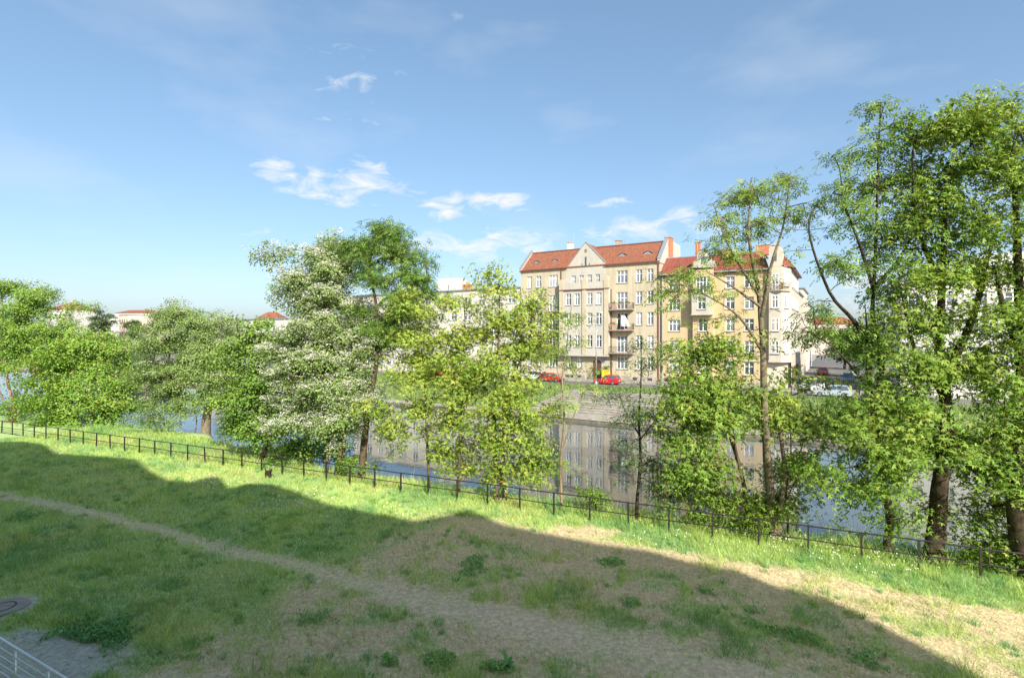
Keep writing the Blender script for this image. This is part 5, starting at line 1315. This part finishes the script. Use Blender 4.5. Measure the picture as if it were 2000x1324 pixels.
hh2 = ((.14 + .20 * rg.random((K2, 1))) * (.55 + .6 * rg.random((K2, B2)))).ravel()
pal = np.array([[.25, .48, .15], [.34, .55, .17], [.48, .60, .22], [.22, .44, .20]])
tc2 = (pal[rg.integers(0, 4, K2)][:, None, :] * (.65 + .65 * rg.random((K2, B2, 1)))).reshape(-1, 3)
o = link('grass_tussocks', blades('grass_tussocks', bx, by, hh2, (.010 + .010 * rg.random(len(bx))) * np.maximum(1, by / 15) ** .7, np.full(len(bx), .75), tc2, M['blade'], None, 8))
tag(o, 'longer tussocks of grass standing out of the lawn', 'grass', kind='stuff')

# broad-leaved weeds in dark clumps
wl_ = [(205, 1238, 1.15, .62, 1500, .26), (160, 1215, .6, .35, 400, .22), (740, 1300, .75, .35, 520, .30), (860, 1290, .45, .25, 240, .30), (960, 1310, .5, .25, 260, .28), (1195, 1100, .45, .22, 170, .22), (1440, 1195, .5, .3, 240, .22), (930, 1105, .55, .45, 380, .20), (45, 1010, .9, .4, 420, .3), (1020, 1275, .4, .2, 160, .25), (60, 1065, .7, .4, 300, .26), (560, 1010, .8, .4, 300, .2), (1380, 1160, .5, .25, 160, .18), (1240, 1180, .4, .25, 120, .16), (620, 1210, .6, .35, 200, .22), (330, 1140, .6, .4, 200, .22), (1560, 1240, .6, .35, 260, .18), (1480, 1225, .5, .3, 200, .18), (1700, 1290, .6, .3, 200, .18)]
P_, C_ = [], []
for (px, py, rx, ry, n, h) in wl_:
    c = ground_pt(px, py); n = int(n * 3.2); big = rx > 1
    x = c.x + rx * 1.25 * rg.standard_normal(n) * (.5 if big else .55); y = c.y + ry * 1.7 * rg.standard_normal(n) * (.5 if big else .55)
    e = np.hypot((x - c.x) / rx, (y - c.y) / (ry * 1.5)); ok = fbm(x * 1.7 + 9, y * 1.7 + 4) > .34 + .20 * e; x, y, e = x[ok], y[ok], e[ok]; n = len(x)
    hz = lawn_z(x, y) + h * (.7 if big else .42) * np.clip(1.1 - .6 * e, .1, 1) * rg.random(n)
    P_.append(np.stack([x, y, hz], -1)); C_.append(np.array([.17, .38, .13] if big else [.26, .46, .15]) * (.6 + .9 * rg.random((n, 1))))
P_ = np.concatenate(P_); C_ = np.concatenate(C_); n = len(P_)
me = leaf_mesh('weeds', P_, np.concatenate([rg.standard_normal((n, 2)) * .8, .5 + .8 * rg.random((n, 1))], 1), np.concatenate([rg.standard_normal((n, 2)) * .5, np.ones((n, 1))], 1), .05 + .06 * rg.random(n), C_.astype(np.float32), 'oval', M['leaf'])
tag(link('weeds', me), 'dark green leafy weed clumps scattered over the lawn', 'weeds', kind='stuff')
# one rosette with large leaves near the bottom edge
c = ground_pt(990, 1305); rs_ = tag(empty('leafy_weed', c), 'single broad-leaved plant with upright leaves near the bottom edge', 'plant', None)
for i in range(7):
    a = i * .9; L1 = .28 + .05 * (i % 3)
    m_ = MB(); d = Vector((math.cos(a), math.sin(a), 0)); sd = Vector((-d.y, d.x, 0))
    prev = None
    for j in range(6):
        t = j / 5; ctr = d * (L1 * t * .7) + Vector((0, 0, L1 * (1.5 * t - .9 * t * t))); w_ = .055 * math.sin(math.pi * min(.97, .12 + t * .86))
        cur = (ctr - sd * w_, ctr + sd * w_)
        if prev: m_.quad(prev[0], prev[1], cur[1], cur[0])
        prev = cur
    m_.build('leaf', plain('weed_leaf', (.10, .26, .05), .5), rs_, loc=(0, 0, -.01), smooth=True)

# dandelion heads
hd = []
for (px, py, sx_, sy_, n) in ((1640, 1085, 130, 26, 60), (1530, 1055, 40, 20, 36), (1760, 1110, 60, 20, 22), (590, 985, 60, 16, 44), (400, 950, 40, 12, 26), (520, 1000, 60, 14, 16), (760, 1010, 90, 25, 14), (1350, 1050, 80, 16, 16)):
    for _ in range(n): hd.append(ground_pt(px + rg.standard_normal() * sx_ * .6, py + rg.standard_normal() * sy_ * .6))
m_ = MB(); st = MB()
for p in hd:
    h = .14 + .14 * rg.random(); z0 = float(lawn_z(np.array([p.x]), np.array([p.y]))[0]); r_ = .022 * max(1, p.y / 17)
    m_.sphere((p.x, p.y, z0 + h), r_, 6, 4); 
tag(m_.build('dandelion_heads', plain('dandelion', (.68, .68, .64), .95)), 'white dandelion seed heads dotted over the grass', 'dandelions', kind='stuff')

# tufts on the far bank
nf = 26000
fu = US0 - 45 + rg.random(nf) * (US1 + 45 - US0 + 45); fw = 11.3 + rg.random(nf) * 19.5
ok = ((fu < US0) | (fu > US1) | ((fw < 17.4) & ((fu < PW0) | (fu > PW1)))); fu, fw = fu[ok], fw[ok]; nf = len(fu)
px_ = BP.x + BU.x * fu + BN.x * fw; py_ = BP.y + BU.y * fu + BN.y * fw
fz = np.interp(fw, [11.15, 14, 18.3, 24, 29, 31.0], [.35, .42, .28, -.55, -.95, -1.02]) + .02
fcol = np.array([.19, .28, .09]) * (.6 + .8 * rg.random((nf, 1)))
o = link('far_bank_grass', blades('far_bank_grass', px_, py_, .25 + .35 * rg.random(nf), np.full(nf, .12), np.full(nf, .6), fcol, M['blade'], fz, 5)); tag(o, 'rough grass on the far river bank', 'grass', kind='stuff')

# ------------------------------------------------------------------ manhole on a concrete pad
c = ground_pt(4, 1188); zl = float(lawn_z(np.array([c.x]), np.array([c.y]))[0])
mh = tag(empty('manhole', (c.x, c.y, zl)), 'round manhole cover in a pale concrete pad at the left edge', 'manhole')
pts = [(.62 * math.cos(t) * (1 + .06 * math.sin(3 * t)), .58 * math.sin(t)) for t in np.linspace(0, 2 * math.pi, 22, endpoint=False)]
MB().prism(pts, -.2, .055, 'z').build('concrete_pad', M['paving'], mh)
m_ = MB(); k = 28
for i in range(k):
    a, b_ = 2 * math.pi * i / k, 2 * math.pi * (i + 1) / k
    for (r1, r2) in ((.28, .325),): m_.quad((r1 * math.cos(a), r1 * math.sin(a), .066), (r2 * math.cos(a), r2 * math.sin(a), .066), (r2 * math.cos(b_), r2 * math.sin(b_), .066), (r1 * math.cos(b_), r1 * math.sin(b_), .066))
m_.build('rim', M['iron'], mh)
MB().prism([(.278 * math.cos(t), .278 * math.sin(t)) for t in np.linspace(0, 2 * math.pi, 24, endpoint=False)], .0, .062, 'z').build('cover', M['stone'], mh)

# ------------------------------------------------------------------ cars
def car(name, label, loc, rz, color, L=4.0, H=1.45, style='hatch', group='cars parked across the river'):
    c = tag(empty(name, loc, rz), label, 'car', group); Wd = 1.72; h2 = Wd / 2
    paint = noise_mat('paint_' + name, tuple(x * .92 for x in color), color, .7, .28, spec=.6)
    belt = H * .60
    body = [(-L / 2, .32), (-L / 2 + .05, belt * .72), (-L / 2 + .35, belt * .88), (-L * .22, belt), (L * .42, belt * 1.03), (L / 2 - .02, belt * .95), (L / 2, .40), (L / 2 - .1, .26), (-L / 2 + .15, .24)]
    m_ = MB(); n0 = len(body)
    rings = [(-h2 * .90, .985), (-h2, 1.0), (h2, 1.0), (h2 * .90, .985)]
    inner = [(x * .985, z * .97 + .012) for (x, z) in body]
    for (y, s_) in ((-h2, 0), (-h2 * .94, 1), (h2 * .94, 1), (h2, 0)):
        for (x, z) in (body if s_ else inner): m_.v.append((x, y, z))
    for r_ in range(3):
        for i in range(n0):
            j = (i + 1) % n0; m_.f.append((r_ * n0 + i, r_ * n0 + j, (r_ + 1) * n0 + j, (r_ + 1) * n0 + i))
    m_.f.append(tuple(range(n0 - 1, -1, -1))); m_.f.append(tuple(range(3 * n0, 4 * n0)))
    bd = m_.build('body', paint, c)
    back = L * .46 if style != 'sedan' else L * .33
    cab = [(-L * .20, belt * .99), (-L * .02, H * .985), (L * .10, H), (back - .25, H * .97), (back, belt * 1.0)]
    t_ = .17; m_ = MB(); k_ = len(cab)
    def wy(z): return h2 * .95 - t_ * (z - belt) / (H - belt)
    for s_ in (-1, 1):
        for (x, z) in cab: m_.v.append((x, s_ * wy(z), z))
    for i in range(k_ - 1): m_.f.append((i, i + 1, k_ + i + 1, k_ + i))
    m_.f.append(tuple(range(k_ - 1, -1, -1))); m_.f.append(tuple(range(k_, 2 * k_)))
    m_.build('cabin', paint, c)
    def lerp(a, b_, t): return (a[0] + (b_[0] - a[0]) * t, a[1] + (b_[1] - a[1]) * t)
    # screens
    for (i, nm) in ((0, 'windscreen'), (k_ - 2, 'rear_window')):
        a, b_ = lerp(cab[i], cab[i + 1], .08), lerp(cab[i], cab[i + 1], .9); o_ = -.012 if i == 0 else .012
        MB().quad((a[0] + o_, -wy(a[1]) * .92, a[1] + .01), (a[0] + o_, wy(a[1]) * .92, a[1] + .01), (b_[0] + o_, wy(b_[1]) * .90, b_[1] + .012), (b_[0] + o_, -wy(b_[1]) * .90, b_[1] + .012)).build(nm, M['glass_dark'], c)
    zb_, zt = belt * 1.04, H * .95; xm = L * .12
    for s_ in (-1, 1):
        for (xa, xb, xc, xd) in ((-L * .165, xm - .03, xm - .03, -L * .02), (xm + .04, back - .16, back - .32, xm + .04)):
            MB().quad((xa, s_ * (wy(zb_) + .008), zb_), (xb, s_ * (wy(zb_) + .008), zb_), (xc, s_ * (wy(zt) + .008), zt), (xd, s_ * (wy(zt) + .008), zt)).build('side_window', M['glass_dark'], c)
        for x in (-L * .31, L * .30):
            w_ = MB().tube((x, s_ * (h2 - .2), .31), (x, s_ * (h2 + .01), .31), .31, 18).build('wheel', M['rubber'], c)
            MB().tube((x, s_ * (h2 + .005), .31), (x, s_ * (h2 + .02), .31), .19, 14).build('rim', M['chrome'], w_)
        MB().box(-L / 2 + .0, -L / 2 + .22, s_ * h2 * .62 - .17, s_ * h2 * .62 + .17, belt * .66, belt * .80).build('headlight', M['chrome'], c)
        MB().box(L / 2 - .06, L / 2 + .012, s_ * h2 * .82 - .1, s_ * h2 * .82 + .1, belt * .62, belt * .95).build('tail_light', plain('tail_red', (.5, .02, .02), .3), c)
        MB().box(-L * .17, -L * .13, s_ * (h2 - .02), s_ * (h2 + .16), belt * 1.02, belt * 1.18).build('mirror', paint, c)
    MB().box(-L / 2 - .03, -L / 2 + .06, -h2 * .9, h2 * .9, .27, .45).build('bumper', M['rubber'], c)
    MB().box(L / 2 - .05, L / 2 + .035, -h2 * .9, h2 * .9, .30, .48).build('bumper', M['rubber'], c)
    MB().box(L / 2 + .013, L / 2 + .02, -.26, .26, .55, .66).build('number_plate', M['white_frame'], c)
    return c
def park(px, w): return bank(ub(px, w), w, STREET - .02)
red = (.50, .018, .03)
car('red_hatchback', 'red hatchback parked before the arched door', park(1186, 6.2), BRZ, red, 4.0, 1.48)
car('red_car', 'red car half hidden by leaves left of the thin pale tree', park(1077, 6.2), BRZ + math.pi, (.46, .015, .03), 4.0, 1.42)
car('white_car', 'white car directly behind the half-hidden red car', park(1043, 5.4), BRZ, (.75, .75, .75), 4.4, 1.6)
car('silver_car', 'silver car seen from behind at the mouth of the side street', bank(ub(1584, 3), 1.0, STREET), BRZ + R(70), (.42, .44, .46), 4.5, 1.6)
car('blue_car', 'blue car parked down the side street', bank(25.5, -18, STREET), BRZ + R(90), (.03, .09, .38), 4.1, 1.45)
car('pale_blue_car', 'pale blue car on the road right of the silver one', park(1625, 7.5), BRZ, (.35, .42, .46), 4.2, 1.45)
car('far_red_car', 'red car far down the side street', bank(21.5, -34, STREET), BRZ + R(90), (.45, .03, .03), 4.1, 1.5)
car('far_white_van', 'white van beyond the blue car in the side street', bank(26.5, -30, STREET), BRZ + R(90), (.7, .7, .7), 4.9, 2.1)
for px, col, lab in ((950, (.04, .05, .08), 'dark car behind the bushy maple'), (868, (.45, .03, .03), 'red car behind the slim young tree'), (590, (.5, .52, .55), 'silver car behind the blossom tree'), (540, (.06, .08, .16), 'dark blue car behind the green maple'), (232, (.7, .7, .7), 'white car far left beyond the river')):
    car('parked_car', lab, park(px, 6.0), BRZ, col, 4.1, 1.45)

# yellow grit bin with a shrub on top, lamp post
gb_ = tag(empty('yellow_bin', bank(ub(1183.5, 1.3), 1.3, STREET + .1), BRZ), 'bright yellow planter box behind the red hatchback', 'planter')
m_ = MB().prism([(-.62, .0), (.62, .0), (.56, 1.75), (-.56, 1.75)], -.4, .4); m_.build('box', plain('bin_yellow', (.72, .52, .03), .5), gb_)
MB().box(-.66, .66, -.44, .44, 1.754, 1.84).build('lid', plain('bin_lid', (.62, .44, .03), .5), gb_)
rgp = np.random.default_rng(5); n = 160
me = leaf_mesh('plant', np.stack([rgp.standard_normal(n) * .32, rgp.standard_normal(n) * .2, 1.8 + rgp.random(n) * .5], -1), rgp.standard_normal((n, 3)) + np.array([0, 0, .8]), rgp.standard_normal((n, 3)) + np.array([0, 0, 1]), np.full(n, .22), (np.array([.10, .2, .04]) * (.6 + .8 * rgp.random((n, 1)))).astype(np.float32), 'oval', M['leaf'])
link('plant', me, gb_)['kind'] = 'stuff'
lp = bank(ub(1164, 11.6), 11.6, STREET); Zl = lp.y; htop = CAMZ + (HY - 612) / F * Zl - STREET
lm = tag(empty('street_lamp', lp, BRZ), 'slim grey street lamp with white head before the gabled tenement', 'street lamp')
MB().tube((0, 0, -.1), (.12, 0, htop), .11, 10, .06).build('pole', M['zinc'], lm, smooth=True)
MB().tube((0, 0, 0), (0, 0, .9), .16, 10, .15).build('pole_base', M['zinc'], lm, smooth=True)
MB().tube((.12, 0, htop - .05), (.55, -.1, htop + .1), .04, 6).build('arm', M['zinc'], lm)
MB().sphere((.75, -.12, htop + .1), .4, 12, 6, (1, .5, .3)).build('lamp_head', M['white_frame'], lm, smooth=True)
# second lamp further right on the quay
q_ = bank(ub(1300, 12), 12, STREET)

# ------------------------------------------------------------------ small dark dog by the fence
dp = ground_pt(524, 934); dp.z = float(lawn_z(np.array([dp.x]), np.array([dp.y]))[0]) + .02
dog = tag(empty('dog', dp, frz - .25), 'small dark brown dog walking along the fence', 'dog')
J = [((-.17, 0, .27), .085), ((-.02, 0, .275), .088), ((.13, 0, .28), .095), ((.20, 0, .34), .06), ((.26, 0, .40), .062), ((.33, 0, .385), .038), ((.38, 0, .375), .024),
     ((.12, .06, .2), .038), ((.10, .065, .11), .022), ((.125, .065, .012), .02), ((.16, -.06, .2), .038), ((.19, -.065, .11), .022), ((.20, -.065, .012), .02),
     ((-.17, .06, .2), .048), ((-.22, .065, .11), .024), ((-.195, .065, .012), .02), ((-.15, -.06, .2), .048), ((-.17, -.065, .11), .024), ((-.13, -.065, .012), .02),
     ((-.25, 0, .31), .028), ((-.32, 0, .40), .02), ((-.31, 0, .47), .014), ((.245, .04, .46), .02), ((.24, .055, .50), .01), ((.245, -.04, .46), .02), ((.24, -.055, .50), .01)]
E = [(0, 1), (1, 2), (2, 3), (3, 4), (4, 5), (5, 6), (2, 7), (7, 8), (8, 9), (2, 10), (10, 11), (11, 12), (0, 13), (13, 14), (14, 15), (0, 16), (16, 17), (17, 18), (0, 19), (19, 20), (20, 21), (4, 22), (22, 23), (4, 24), (24, 25)]
me = bpy.data.meshes.new('body'); me.from_pydata([j[0] for j in J], E, []); me.update()
dbody = link('body', me, dog); dbody.scale = (1.15, 1.15, 1.15)
dbody.modifiers.new('skin', 'SKIN'); 
if not me.skin_vertices: me.skin_vertices.new()
for i, j in enumerate(J): me.skin_vertices[0].data[i].radius = (j[1], j[1])
me.skin_vertices[0].data[0].use_root = True
dbody.modifiers.new('sub', 'SUBSURF').levels = 2; dbody.modifiers['sub'].render_levels = 2
me.materials.append(noise_mat('fur', (.012, .008, .006), (.06, .032, .02), 14, .9, bump=.6, bscale=60))
MB().sphere((.445, 0, .435), .016, 8, 6).build('nose', M['rubber'], dog)
